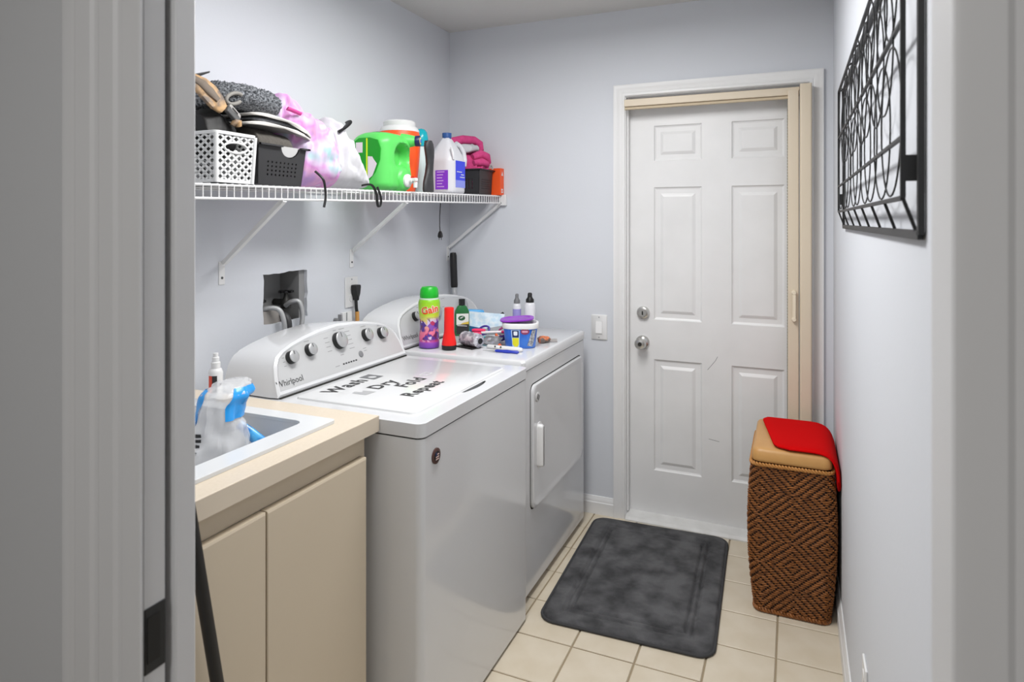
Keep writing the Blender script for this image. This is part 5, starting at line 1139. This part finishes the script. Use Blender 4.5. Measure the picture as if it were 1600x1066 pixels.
tag(cu_, 'flat red seat cushion draped over the hamper lid towards the wall', 'cushion')

# ================================================================== FLOOR MAT
mt = thing('bath_mat', 'dark grey plush mat on the tiles in front of the door', 'mat', (-.556, 2.610, .0006), .036, local=True)
mw, ml = .300, .427
gx, gy = 150, 212
def mat_h(x, y):
    ex = mw - abs(x); ey = ml - abs(y); r = .055
    if ex < r and ey < r: e = r - math.hypot(r - ex, r - ey)
    else: e = min(ex, ey)
    h = .016*min(1, math.sqrt(max(0, e)/.012))
    for c_, w_ in ((.075, .007), (.100, .006)):
        h -= .0095*math.exp(-((e - c_)/w_)**2)
    return h + .0012*nz((x, y, 0), 60, 3) + .0025*nz((x, y, 0), 12, 4)
rows_ = []
for i in range(gx + 1):
    u = i/gx*2 - 1; r_ = []
    for j in range(gy + 1):
        v = j/gy*2 - 1
        # map the square to a rounded rectangle
        x, y = mw*u, ml*v; r = .055; ex, ey = mw - abs(x), ml - abs(y)
        if ex < r and ey < r:
            cx_, cy_ = math.copysign(mw - r, x), math.copysign(ml - r, y); dx, dy = x - cx_, y - cy_; L = math.hypot(dx, dy); mxy = max(abs(dx), abs(dy))
            if L > 1e-6: x, y = cx_ + dx*mxy/L, cy_ + dy*mxy/L
        r_.append((x, y, mat_h(x, y)))
    rows_.append(r_)
M_mat = mat('plush_grey', '#373739', .95, var=(11, '#5c5c5e', .14), bump=(260, 1))
mb = MB(); mb.loft(rows_, caps=False, closed=False); mb.build('pile', M_mat, mt, smooth=60)
mb = MB(); mb.tube([(x, y, .006) for x, y in resample(rrect(-mw, mw, -ml, ml, .055, 8), 160)], .0055, 8, closed=True); mb.build('bound_edge', mat('mat_binding', '#3a3a3c', .9), mt, smooth=60)
mb = MB(); mb.plate(rrect(-mw, mw, -ml, ml, .055, 8), [], lambda a, b, z: (a, b, z), 0, .0012); mb.build('backing', mat('mat_backing', '#2a2a2b', .95), mt)

# ================================================================== WALL ART
M_iron = mat('black_iron', '#141415', .5)
wa = thing('metal_wall_art', 'black metal wall art of overlapping rings on the right wall', 'wall art', (XR - .01, 1.70, 1.63))
xb, xf = XR - .0055, XR - .022
ya, yb_ = .962, 2.37; za, zb_ = 1.408, 1.850
fa, fb, ga, gb_ = .985, 2.33, 1.456, 1.838
def bar(p0, p1, wy, wx, nm):
    p0, p1 = Vector(p0), Vector(p1); d = p1 - p0; s_ = Vector((1,0,0)); t = d.cross(s_).normalized()
    return MB().obox((p0 + p1)/2, d/2, s_*wx, t*wy).build(nm, M_iron, wa)
for y in (ya, yb_): bar((xb, y, za), (xb, y, zb_), .006, .0035, 'back_frame_bar')
for z in (za, zb_): bar((xb, ya, z), (xb, yb_, z), .006, .0035, 'back_frame_bar')
for y in (fa, fb): bar((xf, y, ga), (xf, y, gb_), .0035, .003, 'front_frame_bar')
for z in (ga, gb_): bar((xf, fa, z), (xf, fb, z), .003, .003, 'front_frame_bar')
for z in (1.536, 1.690): bar((xf, fa, z), (xf, fb, z), .0025, .0025, 'cross_bar')
nr = 9
for k in range(nr):
    for zc, rad, sh_ in ((1.570, .108, 0), (1.690, .100, .5), (1.762, .070, 0)):
        y = fa + .115 + (fb - fa - .23)*(k + sh_)/(nr - 1)
        if y + rad > fb: continue
        MB().tube([(xf + (.0030 if k % 2 else -.0005), y + rad*math.cos(2*PI*i/36), zc + rad*math.sin(2*PI*i/36)) for i in range(36)], .0014, 6, closed=True).build('ring', M_iron, wa, smooth=60)
for k in range(8):
    y = fa + (fb - fa)*k/7
    for z0_, z1_ in ((za, ga), (zb_, gb_)):
        MB().tube([(xb, y, z0_), (xf, y, z1_)], .0024, 6).build('standoff', M_iron, wa)
for y in (fa, fb):
    MB().box(xf, xb, y - .003, y + .003, 1.478, 1.512).build('standoff_plate', M_iron, wa)
